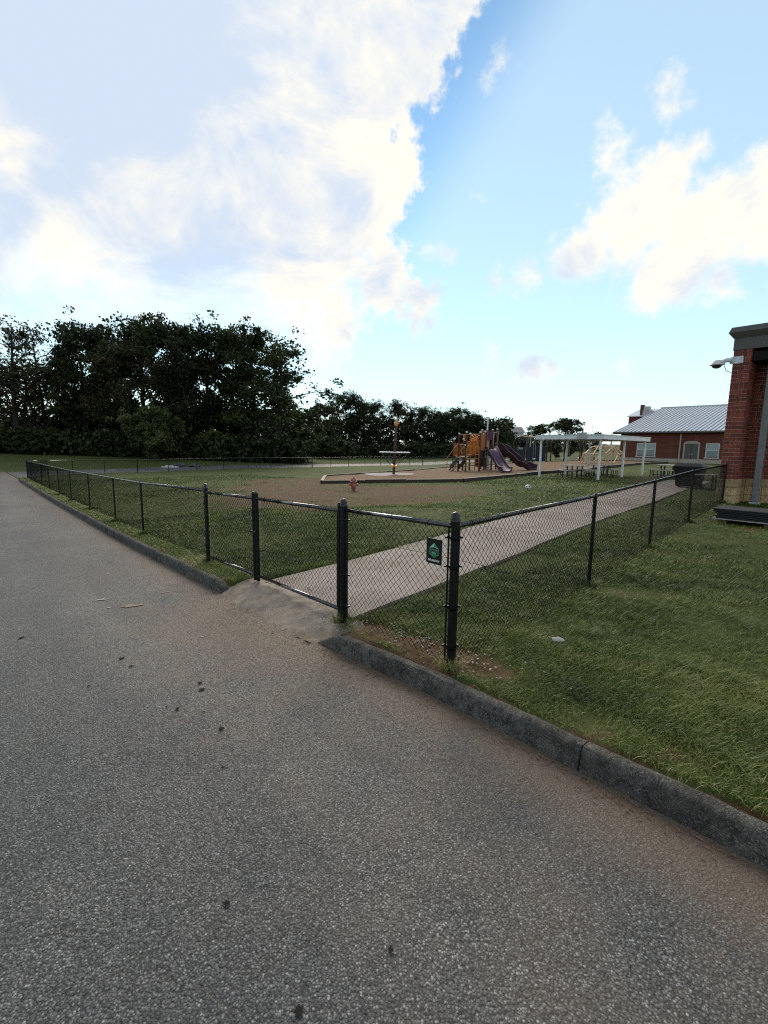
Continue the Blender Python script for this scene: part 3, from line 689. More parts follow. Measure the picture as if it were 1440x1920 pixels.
# two gate leaves
def gate(s0, s1, name, label, hinge_s, free_s, t0=.03):
    g_ = thing(name, label, 'gate', (*P(s0, t0), gz(s0, t0)), 'leaves of the double gate'); zb0, zb1 = gz(s0, t0)+.09, gz(s1, t0)+.09; h = RH-.1
    r_ = .021
    for s in (s0, s1):
        p = P(s, t0); z = gz(s, t0)
        mb = MB(); mb.lathe([(r_*1.1, .02), (r_*1.1, RH+.03), (r_*1.2, RH+.032), (r_*1.2, RH+.045), (r_*.8, RH+.062), (r_*.2, RH+.07)], (p[0], p[1], z), 12); mb.build('stile', 'black_coat', g_, True)
    for nm, hh in (('bottom_rail', .10), ('top_rail', RH-.02)):
        mb = MB(); a_, b_ = P(s0+.02, t0), P(s1-.02, t0); mb.tube([(a_[0], a_[1], gz(s0, t0)+hh), (b_[0], b_[1], gz(s1, t0)+hh)], r_, 10); mb.build(nm, 'rail_coat', g_, 'all')
    sg = 1 if s1 > s0 else -1
    v_, f_ = wires(P(s0+sg*.05, t0), P(s1-sg*.05, t0), gz(s0, t0)+.055, gz(s1, t0)+.055, gz(s0, t0)+RH+.01, gz(s1, t0)+RH+.01, .072, .0026, -.024)
    join_wires([(v_, f_)], 'woven_wire', g_)
    ties(P(s0+.05, t0), P(s1-.05, t0), g_, RH-.02, .3); ties(P(s0+.05, t0), P(s1-.05, t0), g_, .10, .3)
    for s, dsg in ((s0, 1), (s1, -1)):
        p = P(s+dsg*.045, t0); mb = MB(); mb.box((p[0], p[1], gz(s, t0)+.62), (.014, .006, 1.08), AX_S); mb.build('tension_bar', 'black_coat', g_)
    for b in (.28, RH-.2):                                  # hinges
        p = P((hinge_s[0]+hinge_s[1])/2, t0); mb = MB(); mb.box((p[0], p[1], gz(hinge_s[0], t0)+b), (abs(hinge_s[0]-hinge_s[1]), .022, .03), AX_S); mb.lathe([(.03, -.018), (.03, .018)], (*P(hinge_s[1], t0), gz(hinge_s[0], t0)+b), 10); mb.build('hinge', 'black_coat', g_)
    if free_s is not None:
        p = P(free_s, t0-.03); mb = MB(); mb.box((p[0], p[1], gz(free_s, t0)+.72), (.12, .02, .02), AX_S); mb.tube([(*P(free_s+.10, t0-.05), gz(free_s, t0)+.705), (*P(free_s+.02, t0-.06), gz(free_s, t0)+.735), (*P(free_s-.06, t0-.05), gz(free_s, t0)+.72)], .008, 6); mb.build('latch', 'black_coat', g_)
gate(1.58, 3.47, 'gate_leaf', 'wider black chain link gate leaf, standing over the concrete walk', (1.58, 1.50), 3.50)
gate(3.56, 5.26, 'gate_leaf', 'narrower black chain link gate leaf, left of the concrete ramp over grass', (5.26, 5.33), None)
# far fence round the back of the lawn
FF = [P(36.6, TL), np.array([-25.4, 34.0]), np.array([-27.0, 36.8]), np.array([-26.6, 39.2]), np.array([-25.1, 41.2])]+[np.array([-23.1, 43.0])+np.array([2.05, 1.80])*i for i in range(0, 19)]
pf = thing('chain_link_fence', 'distant black chain link fence crossing behind the lawn and the playground', 'fence', (*FF[1], float(zt(*FF[1]))), 'black chain link fences')
for i, p in enumerate(FF[1:]):
    if i in (4, 11, 18): terminal_post(p, pf, RH+.05, .05)
    else: line_post(p, pf, RH, .028)
rail(FF, pf, RH, .022)
parts = [wires(a_, b_, float(zt(*a_))+.03, float(zt(*b_))+.03, float(zt(*a_))+RH, float(zt(*b_))+RH, .12, .0022, -.03) for a_, b_ in zip(FF[:-1], FF[1:])]
join_wires(parts, 'woven_wire', pf)

# ---- sign wired to the panel
sc_ = P(.188, -.034); zc = 1.048; WS, HS = .170, .215
A3 = np.array([[-ES[0], -ES[1], 0], [ET[0], ET[1], 0], [0, 0, 1.0]])     # local x to the right seen from the drive
sg = thing('fence_sign', 'small black sign with green mountain emblem wired to the fence by the corner post', 'sign', (sc_[0], sc_[1], zc-HS/2))
def sgp(x, z, d): return np.array([sc_[0], sc_[1], zc])+A3[0]*x+A3[2]*z-A3[1]*d
mb = MB(); q = []
for (cx_, cz_, a0) in ((WS/2-.01, HS/2-.01, 0), (-WS/2+.01, HS/2-.01, 90), (-WS/2+.01, -HS/2+.01, 180), (WS/2-.01, -HS/2+.01, 270)):
    for a_ in (0, 30, 60, 90): q.append(sgp(cx_+.01*math.cos(R(a0+a_)), cz_+.01*math.sin(R(a0+a_)), 0))
mb.prism(q, A3[1]*.003); mb.build('plate', 'sign_black', sg)
def flatpoly(name, pts, mat, d=.0012):
    mb = MB(); mb.prism([sgp(x, z, d) for (x, z) in pts], A3[1]*.0008); return mb.build(name, mat, sg)
e0 = .012
mount = [(-.052, e0+.012), (-.018, e0+.040), (0, e0+.058), (.018, e0+.042), (.052, e0+.012), (.02, e0+.019), (0, e0+.021), (-.02, e0+.019)]
flatpoly('mountain', mount[::1], 'sign_mint')
flatpoly('mountain_shade', [(.0, e0+.026), (.004, e0+.050), (.018, e0+.040), (.036, e0+.024), (.02, e0+.024)], 'sign_green', .0024)
flatpoly('band', [(-.054, e0+.008), (.054, e0+.008), (.056, e0-.012), (-.056, e0-.012)], 'sign_slate')
flatpoly('badge', [(-.056, e0-.016), (.056, e0-.016), (.052, e0-.040), (0, e0-.066), (-.052, e0-.040)], 'sign_green')
flatpoly('bar', [(-.040, e0-.020), (.040, e0-.020), (.036, e0-.034), (-.036, e0-.034)], 'sign_black', .0024)
def text(body, x, z, size, mat, d):
    cu = bpy.data.curves.new('lettering', 'FONT'); cu.body = body; cu.size = size; cu.align_x = 'CENTER'; cu.align_y = 'CENTER'; cu.extrude = .0003; cu.offset = .0006
    tmp = bpy.data.objects.new('lettering', cu); COL.objects.link(tmp); bpy.context.view_layer.update()
    me = bpy.data.meshes.new_from_object(tmp.evaluated_get(bpy.context.evaluated_depsgraph_get())); bpy.data.objects.remove(tmp)
    Mx = Matrix([[A3[0][i], A3[2][i], -A3[1][i], sgp(x, z, d)[i]] for i in range(3)]+[[0, 0, 0, 1]]); me.transform(Mx)
    me.materials.clear(); me.materials.append(MAT[mat]); return link('lettering', me, sg)
text('865.688.7674', 0, -HS/2+.030, .023, 'sign_white', .002)
text('FENCE', 0, e0-.027, .015, 'sign_mint', .0035)
for x in (-.06, .06):
    mb = MB(); mb.box(sgp(x, HS/2-.012, .003), (.006, .03, .004), A3); mb.build('wire_clip', 'wire', sg)

# ================================================================== NEAR BRICK BUILDING
FS = -ES; K = np.array([10.62, 14.05])-FS*.36+ET*.16; ZB = .27               # left front corner of the pillar; FS runs right along its face
AXB = np.array([[FS[0], FS[1], 0], [ET[0], ET[1], 0], [0, 0, 1.0]])
def bp(u, v, z): return np.array([K[0], K[1], 0])+AXB[0]*u+AXB[1]*v+AXB[2]*z
nb_ = thing('brick_building', 'near red brick building corner with grey cornice at the right edge', 'building', (K[0], K[1], ZB))
PW, REC, ZT0, ZT1 = .45, 1.05, 1.05, 4.92
mb = MB()
def bbox(mb, u0, u1, v0, v1, z0, z1, m=0, bev=0): mb.box(bp((u0+u1)/2, (v0+v1)/2, (z0+z1)/2), (u1-u0, v1-v0, z1-z0), AXB, m, bev)
bbox(mb, .012, PW-.012, .012, REC+.4, ZB-.1, ZT1-.01); mb.build('pillar_core', 'mortar', nb_)
mb = MB(); bbox(mb, PW-.02, 5.0, REC+.012, REC+.4, ZB-.1, ZT1-.01); mb.build('recessed_wall', 'mortar', nb_)
mb = MB(); bbox(mb, -.0, 5, REC+.42, REC+5, ZB-.1, ZT1-.02); mb.build('wall', 'brick_far', nb_)
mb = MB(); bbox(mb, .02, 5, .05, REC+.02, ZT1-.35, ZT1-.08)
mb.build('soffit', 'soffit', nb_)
mb = MB(); bbox(mb, -.015, 5.05, -.015, REC+5, ZT1, ZT1+.34); o = mb.build('fascia', 'fascia_grey', nb_)
mb = MB(); mb.prism([bp(-.16, -.16, ZT1+.5), bp(-.03, -.03, ZT1+.35), bp(5.1, -.03, ZT1+.35), bp(5.1, -.16, ZT1+.5)], (0, 0, 0.001))
V = [bp(-.03, -.03, ZT1+.342), bp(5.1, -.03, ZT1+.342), bp(5.1, REC+5, ZT1+.342), bp(-.03, REC+5, ZT1+.342), bp(-.15, -.15, ZT1+.50), bp(5.1, -.15, ZT1+.50), bp(5.1, REC+5, ZT1+.50), bp(-.15, REC+5, ZT1+.50), bp(-.09, -.09, ZT1+.66), bp(5.1, -.09, ZT1+.66), bp(5.1, REC+5, ZT1+.66), bp(-.09, REC+5, ZT1+.66)]
mb = MB(); mb.quadmesh(V, [(0, 3, 2, 1), (0, 1, 5, 4), (3, 0, 4, 7), (4, 5, 9, 8), (7, 4, 8, 11), (8, 9, 10, 11), (1, 2, 6, 5), (5, 6, 10, 9), (2, 3, 7, 6), (6, 7, 11, 10)]); mb.build('coping', 'fascia_grey', nb_)
mb = MB(); mb.box(bp(.55, .4, ZT1+.70), (.08, .08, .08), AXB); mb.build('roof_vent', 'fascia_grey', nb_)
# bricks: one mesh for each size, shared
def brick_mesh(w, d, h, i):
    mb = MB(); mb.box((0, 0, 0), (w, d, h), None, 0, .006); me = bpy.data.meshes.new('brick'); me.from_pydata(mb.v, [], mb.f); me.materials.append(MAT[BRM[i % 3]]); me.update(); return me
simple('brick_dark', (.12, .026, .019), .85, 0, .4, 2.1, .5); simple('brick_warm', (.22, .046, .026), .85, 0, .4, 2.7, .5)
BRM = ['brick_red', 'brick_dark', 'brick_warm', 'brick_red']; BC = {}
def lay(face, u, z, w, h):
    key = (round(w, 3), round(h, 3), random.randrange(3))
    if key not in BC: BC[key] = brick_mesh(w, .03, h, key[2])
    o = link('brick', BC[key], None)
    dd = random.uniform(-.003, .003)
    if face == 'front': p, A = bp(u+w/2, .012-.008+dd, z+h/2), AXB
    elif face == 'side': p, A = bp(-.0+.004+dd, u+w/2, z+h/2), np.array([-AXB[1], AXB[0], AXB[2]])
    elif face == 'return': p, A = bp(PW-.004+dd, u+w/2, z+h/2), np.array([AXB[1], -AXB[0], AXB[2]])
    else: p, A = bp(PW+u+w/2, REC+.004+dd, z+h/2), AXB
    M_ = Matrix(((A[0][0], A[1][0], A[2][0], p[0]), (A[0][1], A[1][1], A[2][1], p[1]), (A[0][2], A[1][2], A[2][2], p[2]), (0, 0, 0, 1)))
    o.parent = nb_; o.matrix_parent_inverse = Matrix.Translation(-nb_.location); o.matrix_basis = M_
CH = (ZT1-ZT0)/33; MJ = .017
def courses(face, L, joined=None):
    k = 0
    while k < 33:
        z = ZT0+k*CH
        if k in (16, 23, 31):
            n_ = max(2, round(L/.105)); w = L/n_
            for i in range(n_): lay(face, i*w+MJ/2, z+MJ/2, w-MJ, 2*CH-MJ)
            k += 2; continue
        u = 0.0; first = True
        while u < L-.02:
            w = .315
            if first and k % 2: w = .16
            if first and face == 'return' and not k % 2: w = .24
            first = False; w = min(w, L-u)
            if L-u-w < .07: w = L-u
            lay(face, u+MJ/2, z+MJ/2, w-MJ, CH-MJ); u += w
        k += 1
courses('front', PW); courses('return', REC-.02); courses('recess', .95)
# the stone plinth
for (f_, L, nbk) in (('front', PW, 1), ('return', REC, 2), ('recess', 1.3, 3)):
    for row, (z0, z1) in enumerate(((ZB-.05, .54), (.55, .80))):
        for i in range(nbk):
            w = L/nbk; mb = MB(); a_, b_ = i*w+.005, (i+1)*w-.005
            if f_ == 'front': bbox(mb, -.03 if i == 0 else a_, PW+.03, -.035, .0, z0, z1, 0, .012)
            elif f_ == 'return': bbox(mb, PW+.0, PW+.034, a_, b_, z0, z1, 0, .012)
            else: bbox(mb, PW+.04+a_, PW+.04+b_, REC-.035, REC, z0, z1, 0, .012)
            mb.build('stone_block', 'stone_tan', nb_)
mb = MB(); bbox(mb, -.04, PW+.04, -.045, .0, .81, ZT0-.005, 0, .02); mb.build('plinth_cap', 'stone_band', nb_)
mb = MB(); bbox(mb, PW+.001, PW+.042, .004, REC-.05, .81, ZT0-.005, 0, .015); mb.build('plinth_cap', 'stone_band', nb_)
mb = MB(); bbox(mb, PW+.05, 4.9, REC-.045, REC, .81, ZT0-.005, 0, .02); mb.build('plinth_cap', 'stone_band', nb_)
mb = MB(); bbox(mb, PW+.33, PW+.51, .45, .65, .36, ZT1-.35, 0, .02); mb.build('column', 'column_grey', nb_)
mb = MB(); bbox(mb, PW+.29, PW+.55, .41, .69, ZB-.05, .36, 0, .01); mb.build('column_base', 'stone_pale', nb_)

# ---- surveillance camera on its bracket
cm = thing('security_camera', 'white dome security camera on a bracket high on the brick pillar', 'camera', bp(-.2, -.1, 4.5))
ZC = 4.62
mb = MB(); bbox(mb, -.06, .27, -.055, -.026, ZC-.10, ZC+.11, 0, .008); mb.build('mounting_plate', 'camera_white', cm)
for (u, z) in ((.03, ZC-.06), (.03, ZC+.07), (.22, ZC-.06), (.22, ZC+.07)):
    mb = MB(); mb.lathe([(.012, 0), (.012, .012), (.004, .016)], bp(u, -.055, z), 8, 0, np.array([AXB[0], AXB[2], -AXB[1]])); mb.build('bolt', 'galv', cm)
mb = MB(); mb.tube([bp(0, -.09, ZC+.02), bp(-.14, -.11, ZC+.02), bp(-.24, -.12, ZC-.01), bp(-.30, -.12, ZC-.03)], [.075, .065, .05, .05], 10); mb.build('arm', 'camera_white', cm, True)
hd = MB(); hd.lathe([(.16, -.07), (.20, -.05), (.185, .0), (.13, .06), (.08, .085), (.02, .09)], bp(-.36, -.12, ZC-.04), 18); hd.build('housing', 'camera_white', cm, True)
hd = MB(); hd.lathe([(.02, -.16), (.08, -.145), (.12, -.11), (.135, -.072)], bp(-.36, -.12, ZC-.04), 16); hd.build('dome', 'smoked', cm, True)
mb = MB(); mb.tube([bp(-.16, -.13, ZC-.04), bp(-.15, -.14, ZC-.18), bp(-.11, -.10, ZC-.29), bp(-.03, -.05, ZC-.33), bp(.0, -.02, ZC-.33)], .011, 6); mb.build('cable', 'camera_white', cm, 'all')

# ---- stack of black panels beside the fence
U0, V0 = .95, -4.85; c_ = bp(U0+1.2, V0+.5, 0); ZS = float(zt(c_[0], c_[1]))
st_ = thing('panel_stack', 'stack of black panels on timber blocks between the fence and the brick pillar', 'panels', (c_[0], c_[1], ZS))
for (u, v) in ((.12, .06), (.95, .06), (1.9, .06), (2.8, .06), (.12, .82), (.95, .82), (1.9, .82), (2.8, .82)):
    mb = MB(); bbox(mb, U0+u, U0+u+.16, V0+v, V0+v+.12, ZS-.1, ZS+.075, 0, .006); mb.build('timber_block', 'pallet_wood', st_)
mb = MB(); bbox(mb, U0, U0+3.2, V0, V0+1.0, ZS+.078, ZS+.105); mb.build('base_board', 'pallet_wood', st_)
mb = MB(); bbox(mb, U0+.02, U0+3.2, V0-.014, V0-.002, ZS+.086, ZS+.104); mb.build('edge_strip', 'strip_metal', st_)
z = ZS+.108
for i in range(6):
    th = .034+.008*random.random(); d1, d2 = random.uniform(-.06, .06), random.uniform(-.01, .015)
    mb = MB(); bbox(mb, U0+.06+d1, U0+3.2, V0+.02+d2, V0+.98, z, z+th-.005, 0, .006); mb.build('panel', 'mat_black', st_); z += th

# ================================================================== FAR SCHOOL BUILDING
# facade line from A (left end) toward the right (FS direction); eave 3.4 m above the base
FA = np.array([27.15, 54.7]); ZG = .55; ZE = 3.98
def sp_(u, v, z): return np.array([FA[0], FA[1], 0])+AXB[0]*u+AXB[1]*v+AXB[2]*z
def sbox(mb, u0, u1, v0, v1, z0, z1, m=0, bev=0): mb.box(sp_((u0+u1)/2, (v0+v1)/2, (z0+z1)/2), (u1-u0, v1-v0, z1-z0), AXB, m, bev)
def facade_u(px):                                           # facade coordinate seen at pixel column px
    lo, hi = -5.0, 60.0
    for _ in range(60):
        m_ = (lo+hi)/2; p = sp_(m_, 0, 2.0)-CAM; x = 720+F*(p@rt)/(p@fw)
        if x < px: lo = m_
        else: hi = m_
    return m_
sb = thing('school_building', 'far brick school building with ribbed metal roof behind the pavilion', 'building', (FA[0], FA[1], ZG))
LW, DP = 24.0, 15.0
mb = MB(); sbox(mb, .55, LW, .0, DP*1.6, ZG-.6, ZE-.1); mb.build('wall', 'brick_far', sb)
mb = MB(); sbox(mb, .48, LW, -.07, 0, ZG-.6, ZG+.50, 0, .01); sbox(mb, .48, .55, 0, DP, ZG-.6, ZG+.5, 0); mb.build('stone_plinth', 'trim_tan', sb)
RZ = 3.75
V = [sp_(-.15, -.55, ZE), sp_(LW, -.55, ZE), sp_(LW, DP, ZE+RZ), sp_(-.15, DP, ZE+RZ), sp_(LW, 2*DP, ZE), sp_(-.15, 2*DP, ZE)]
V += [p-np.array([0, 0, .12]) for p in V]
mb = MB(); mb.quadmesh(V, [(0, 1, 2, 3), (3, 2, 4, 5), (7, 6, 9, 8), (8, 9, 11, 10), (0, 3, 9, 6), (3, 5, 11, 9), (1, 7, 8, 2)]); roof = mb.build('roof', 'roof_metal', sb)
u = .1
while u < LW-.3:
    mb = MB(); a_, b_ = sp_(u, -.54, ZE+.0), sp_(u, DP, ZE+RZ); up_ = np.array([0, 0, .055]); sd_ = AXB[0]*.028
    mb.quadmesh([a_-sd_, a_+sd_, a_+sd_+up_, a_-sd_+up_, b_-sd_, b_+sd_, b_+sd_+up_, b_-sd_+up_], [(0, 1, 2, 3), (1, 5, 6, 2), (3, 2, 6, 7), (0, 3, 7, 4)]); mb.build('seam', 'roof_seam', roof); u += .42
mb = MB(); mb.prism([sp_(-.2, DP-.15, ZE+RZ+.02), sp_(-.2, DP+.15, ZE+RZ+.02), sp_(-.2, DP, ZE+RZ+.10)], AXB[0]*(LW+.2)); mb.build('ridge_cap', 'roof_seam', roof)
mb = MB(); sbox(mb, -.16, LW, -.70, -.56, ZE-.17, ZE-.02); mb.build('gutter', 'gutter', sb)
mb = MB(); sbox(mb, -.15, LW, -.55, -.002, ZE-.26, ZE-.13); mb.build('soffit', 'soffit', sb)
# gable end
mb = MB(); mb.prism([sp_(.55, 0, ZE-.1), sp_(.55, 2*DP-.5, ZE-.1), sp_(.55, DP, ZE+RZ-.2)], AXB[0]*.2); mb.build('gable', 'brick_far', sb)
for px in (1275, 1146):
    u = facade_u(px); mb = MB(); sbox(mb, u-.06, u+.06, -.19, -.075, ZG+.1, ZE-.25); mb.build('downspout', 'trim_tan', sb)
def window(px0, px1, z0, z1, cols):
    u0, u1 = facade_u(px0), facade_u(px1)
    w = MB(); sbox(w, u0-.03, u1+.03, -.03, -.004, z0, z1); wo = w.build('window', 'glass', sb)
    fr = MB(); k = .08
    for (a_, b_, c_, d_) in ((u0-k, u0, z0-k, z1+k), (u1, u1+k, z0-k, z1+k)): sbox(fr, a_, b_, -.07, -.002, c_, d_)
    sbox(fr, u0, u1, -.07, -.002, z1, z1+k)
    for i in range(1, cols): x = u0+(u1-u0)*i/cols; sbox(fr, x-.05, x+.05, -.068, -.034, z0, z1)
    sbox(fr, u0, u1, -.066, -.036, (z0+z1)/2-.035, (z0+z1)/2+.035); fr.build('frame', 'window_frame', wo)
    sl_ = MB(); sbox(sl_, u0-.15, u1+.15, -.13, -.002, z0-.17, z0-k); sl_.build('sill', 'window_frame', wo)
    bl = MB()
    for i in range(cols): a_, b_ = u0+(u1-u0)*i/cols+.06, u0+(u1-u0)*(i+1)/cols-.06; sbox(bl, a_, b_, -.034, -.031, (z0+z1)/2+.045, z1-.02)
    bl.build('blind', 'blind', wo)
window(1195.5, 1228, ZG+.78, ZG+2.08, 2); window(1325, 1347, ZG+.78, ZG+2.08, 1)
u0, u1 = facade_u(1284), facade_u(1309)
mb = MB(); sbox(mb, u0, u1, -.04, -.008, ZG-.2, ZG+2.1); do = mb.build('door', 'door_grey', sb)
mb = MB(); sbox(mb, u0-.14, u0, -.09, -.004, ZG-.2, ZG+2.2); sbox(mb, u1, u1+.14, -.09, -.004, ZG-.2, ZG+2.2); mb.prism([sp_(u0-.14, -.09, ZG+2.2), sp_(u1+.14, -.09, ZG+2.2), sp_(u1-.2, -.09, ZG+2.38), sp_(u0+.2, -.09, ZG+2.38)], AXB[1]*.085); sbox(mb, u0, u1, -.088, -.042, ZG+2.1, ZG+2.19); mb.build('door_frame', 'trim_tan', do)
mb = MB(); sbox(mb, (u0+u1)/2-.012, (u0+u1)/2+.012, -.05, -.041, ZG-.2, ZG+2.08); mb.build('meeting_stile', 'soffit', do)
for k in (-.12, .12):
    mb = MB(); sbox(mb, (u0+u1)/2+k-.07, (u0+u1)/2+k+.07, -.07, -.041, ZG+.98, ZG+1.03); mb.build('push_bar', 'galv', do)
# rooftop pieces behind the rake
mb = MB(); sbox(mb, -3.2, -.2, 12.0, 16.0, 5.2, 6.55); mb.build('upper_wall', 'brick_far', sb)
V = [sp_(-3.4, 11.8, 6.56), sp_(-.16, 11.8, 6.56), sp_(-.16, 16.2, 7.75), sp_(-3.4, 16.2, 7.75)]
mb = MB(); mb.quadmesh(V+[p-np.array([0, 0, .1]) for p in V], [(0, 1, 2, 3), (4, 7, 6, 5), (0, 4, 5, 1), (0, 3, 7, 4), (2, 6, 7, 3)]); mb.build('upper_roof', 'roof_metal', sb)
mb = MB(); sbox(mb, -1.9, -1.5, 12.2, 12.8, 6.7, 8.05); mb.build('chimney', 'brick_far', sb)
mb = MB(); sbox(mb, -1.45, -.3, 11.9, 13.0, 6.4, 7.25, 0, .03); sbox(mb, -1.4, -.7, 12.0, 12.8, 7.255, 7.8, 0, .03); mb.build('roof_fan', 'galv', sb)
u = facade_u(1352); mb = MB(); mb.tube([sp_(u+3, DP-3.0, ZE+RZ-.9), sp_(u+3, DP-3.0, ZE+RZ-.1)], .16, 10); mb.build('vent_pipe', 'galv', sb)

# ================================================================== PLAYGROUND
def gd(px, Y):                                              # ground point below pixel column px at depth Y
    d = ray(px, 860.0); x = d[0]*Y/d[1]; return np.array([x, Y])
def gp(px, Y): p = gd(px, Y); return np.array([p[0], p[1], float(zt(*p))])
BEDZ = .11
# ---- spinner with rope net
sp0 = gp(738.5, 32.6)+np.array([0, 0, BEDZ]); lean = np.array([.035, 0, 1.0])
spn = thing('net_spinner', 'dark red pole spinner with orange cap and hanging rope ring', 'play equipment', sp0)
def spz(h): return sp0+lean*h
mb = MB(); mb.lathe([(2.1, 0.0), (2.1, .03), (2.02, .045), (0.2, .06)], sp0-np.array([0, 0, .03]), 32); mb.build('round_pad', 'pad', spn)
mb = MB(); mb.tube([spz(-.1), spz(3.45)], [.095, .095], 14); mb.build('pole', 'maroon', spn, True)
mb = MB(); mb.tube([spz(3.40), spz(3.46), spz(3.58), spz(3.62), spz(3.74), spz(3.82)], [.11, .145, .145, .10, .08, .03], 14); mb.build('cap', 'orange', spn, True)
mb = MB(); mb.tube([spz(.52), spz(.55), spz(.66), spz(.70)], [.12, .30, .30, .14], 16); mb.build('hub', 'orange', spn, True)
c1 = spz(1.56); mb = MB(); mb.tube([c1+np.array([1.06*math.cos(a_), 1.06*math.sin(a_), 0]) for a_ in np.linspace(0, 2*math.pi, 33)], .034, 8, False); mb.build('ring', 'white_paint', spn, 'all')
for i in range(4):
    a_ = math.pi*i/4+.2; mb = MB(); mb.tube([c1+1.05*np.array([math.cos(a_), math.sin(a_), 0]), c1-1.05*np.array([math.cos(a_), math.sin(a_), 0])], .02, 6); mb.build('spoke', 'white_paint', spn)
for i in range(8):
    a_ = math.pi*i/4+.2; dv = np.array([math.cos(a_), math.sin(a_), 0]); b_ = a_+math.pi/8; dv2 = np.array([math.cos(b_), math.sin(b_), 0])
    mb = MB(); mb.tube([c1+1.05*dv, spz(1.1)+.66*dv2*.98, spz(.66)+.27*dv], .017, 5); mb.build('rope', 'rope', spn)
mb = MB(); mb.tube([spz(1.1)+.64*np.array([math.cos(a_), math.sin(a_), 0]) for a_ in np.linspace(0, 2*math.pi, 17)], .016, 5, False); mb.build('net_ring', 'rope', spn)
# ---- play structure: pixel columns with depths, heights in metres above the chips
PZ = float(zt(8, 38))+BEDZ
def pw(px, Y, h): p = gd(px, Y); return np.array([p[0], p[1], PZ+h])
ps = thing('play_structure', 'maroon and yellow play structure with two slides on the wood chips', 'play equipment', pw(895, 38.5, 0))
def ppost(px, Y, h, r=.075):
    mb = MB(); mb.lathe([(r, -.15), (r, h)], pw(px, Y, 0), 10); o = mb.build('post', 'maroon', ps, True)
    mb = MB(); mb.lathe([(r*1.15, h-.02), (r*1.2, h+.03), (r*.7, h+.08), (r*.15, h+.09)], pw(px, Y, 0), 10); mb.build('post_cap', 'cap_grey', o, True)
for a_ in ((850, 38.6, 2.55), (859.5, 37.9, 3.0), (873.5, 37.2, 3.1), (880.5, 39.6, 3.05), (899, 37.6, 3.12), (908, 39.2, 3.25), (911.5, 41.0, 3.45), (921.5, 39.6, 3.4), (930, 40.4, 3.5), (902, 41.5, 3.45), (868, 39.6, 2.6)): ppost(*a_)
def slab3(name, pts, th, mat, parent=None):
    mb = MB(); mb.prism([p-np.array([0, 0, th]) for p in pts], (0, 0, th)); return mb.build(name, mat, parent or ps)
slab3('lower_deck', [pw(859.5, 37.9, 1.15), pw(873.5, 37.2, 1.15), pw(880.5, 39.6, 1.15), pw(868, 39.6, 1.15)], .1, 'deck')
slab3('upper_deck', [pw(899, 37.6, 1.72), pw(908, 39.2, 1.72), pw(921.5, 39.6, 1.72), pw(930, 40.4, 1.72), pw(911.5, 41.2, 1.72), pw(902, 41.5, 1.72)], .1, 'deck')
# stairs going down to the left
sa, sb_ = pw(866, 37.6, 1.13), pw(846.5, 38.5, .12); sdir = (sb_-sa); perp = np.cross(sdir, (0, 0, 1)); perp = perp/np.linalg.norm(perp)*.5
for i in range(4):
    f_ = [0.0, .27, .54, .98][i]; c = sa+sdir*f_; mb = MB(); hx = sdir.copy(); hx[2] = 0; hx /= np.linalg.norm(hx)
    mb.box(c, (.34, 1.05, .05), np.array([hx, perp*2, [0, 0, 1]]), 0, .01); mb.build('step', 'tread', ps)
for s_ in (-1, 1):
    mb = MB(); mb.prism([sa+perp*s_+(0, 0, .02), sa+perp*s_-(0, 0, .42), sb_+sdir*-.25+perp*s_-(0, 0, .36), sb_+sdir*-.32+perp*s_+(0, 0, .02)], perp*.08*s_); mb.build('stair_side', 'deck', ps)
    mb = MB(); q = sa+perp*s_*1.02; e = sb_+perp*s_*1.02; mb.tube([q+(0, 0, 1.0), q+sdir*.15+(0, 0, 1.05), e+(0, 0, .95), e+(0, 0, .02)], .03, 6); mb.build('handrail', 'yellow', ps, 'all')
# loop foot of the stairs
for k in range(2):
    c = pw(846+3*k, 38.2, .2); mb = MB(); mb.tube([c+.2*np.array([math.cos(a_), 0, math.sin(a_)]) for a_ in np.linspace(0, 2*math.pi, 13)], .035, 6, False); mb.build('foot_loop', 'tan_paint', ps, 'all')
def barpanel(p0, p1, h, nb2, mat='yellow', r=.018, rr=.026):
    """upright bars between two sloping rails, p0/p1 at the bottom"""
    p0, p1 = np.asarray(p0), np.asarray(p1); hv = np.array([0, 0, h]); mb = MB(); mb.tube([p0, p0+hv, p1+hv, p1, p0], rr, 6, False); pan = mb.build('barrier_frame', mat, ps)
    for i in range(1, nb2):
        q = p0+(p1-p0)*i/nb2; mb = MB(); mb.tube([q, q+hv], r, 5); mb.build('bar', mat, pan)
barpanel(pw(851, 38.5, 1.2), pw(859, 38.0, 1.2), 1.05, 5); barpanel(pw(862, 38.0, 1.2), pw(873, 37.3, 1.2), .95, 4)
barpanel(pw(875, 37.3, 1.2), pw(880, 39.4, 1.2), 1.2, 4)
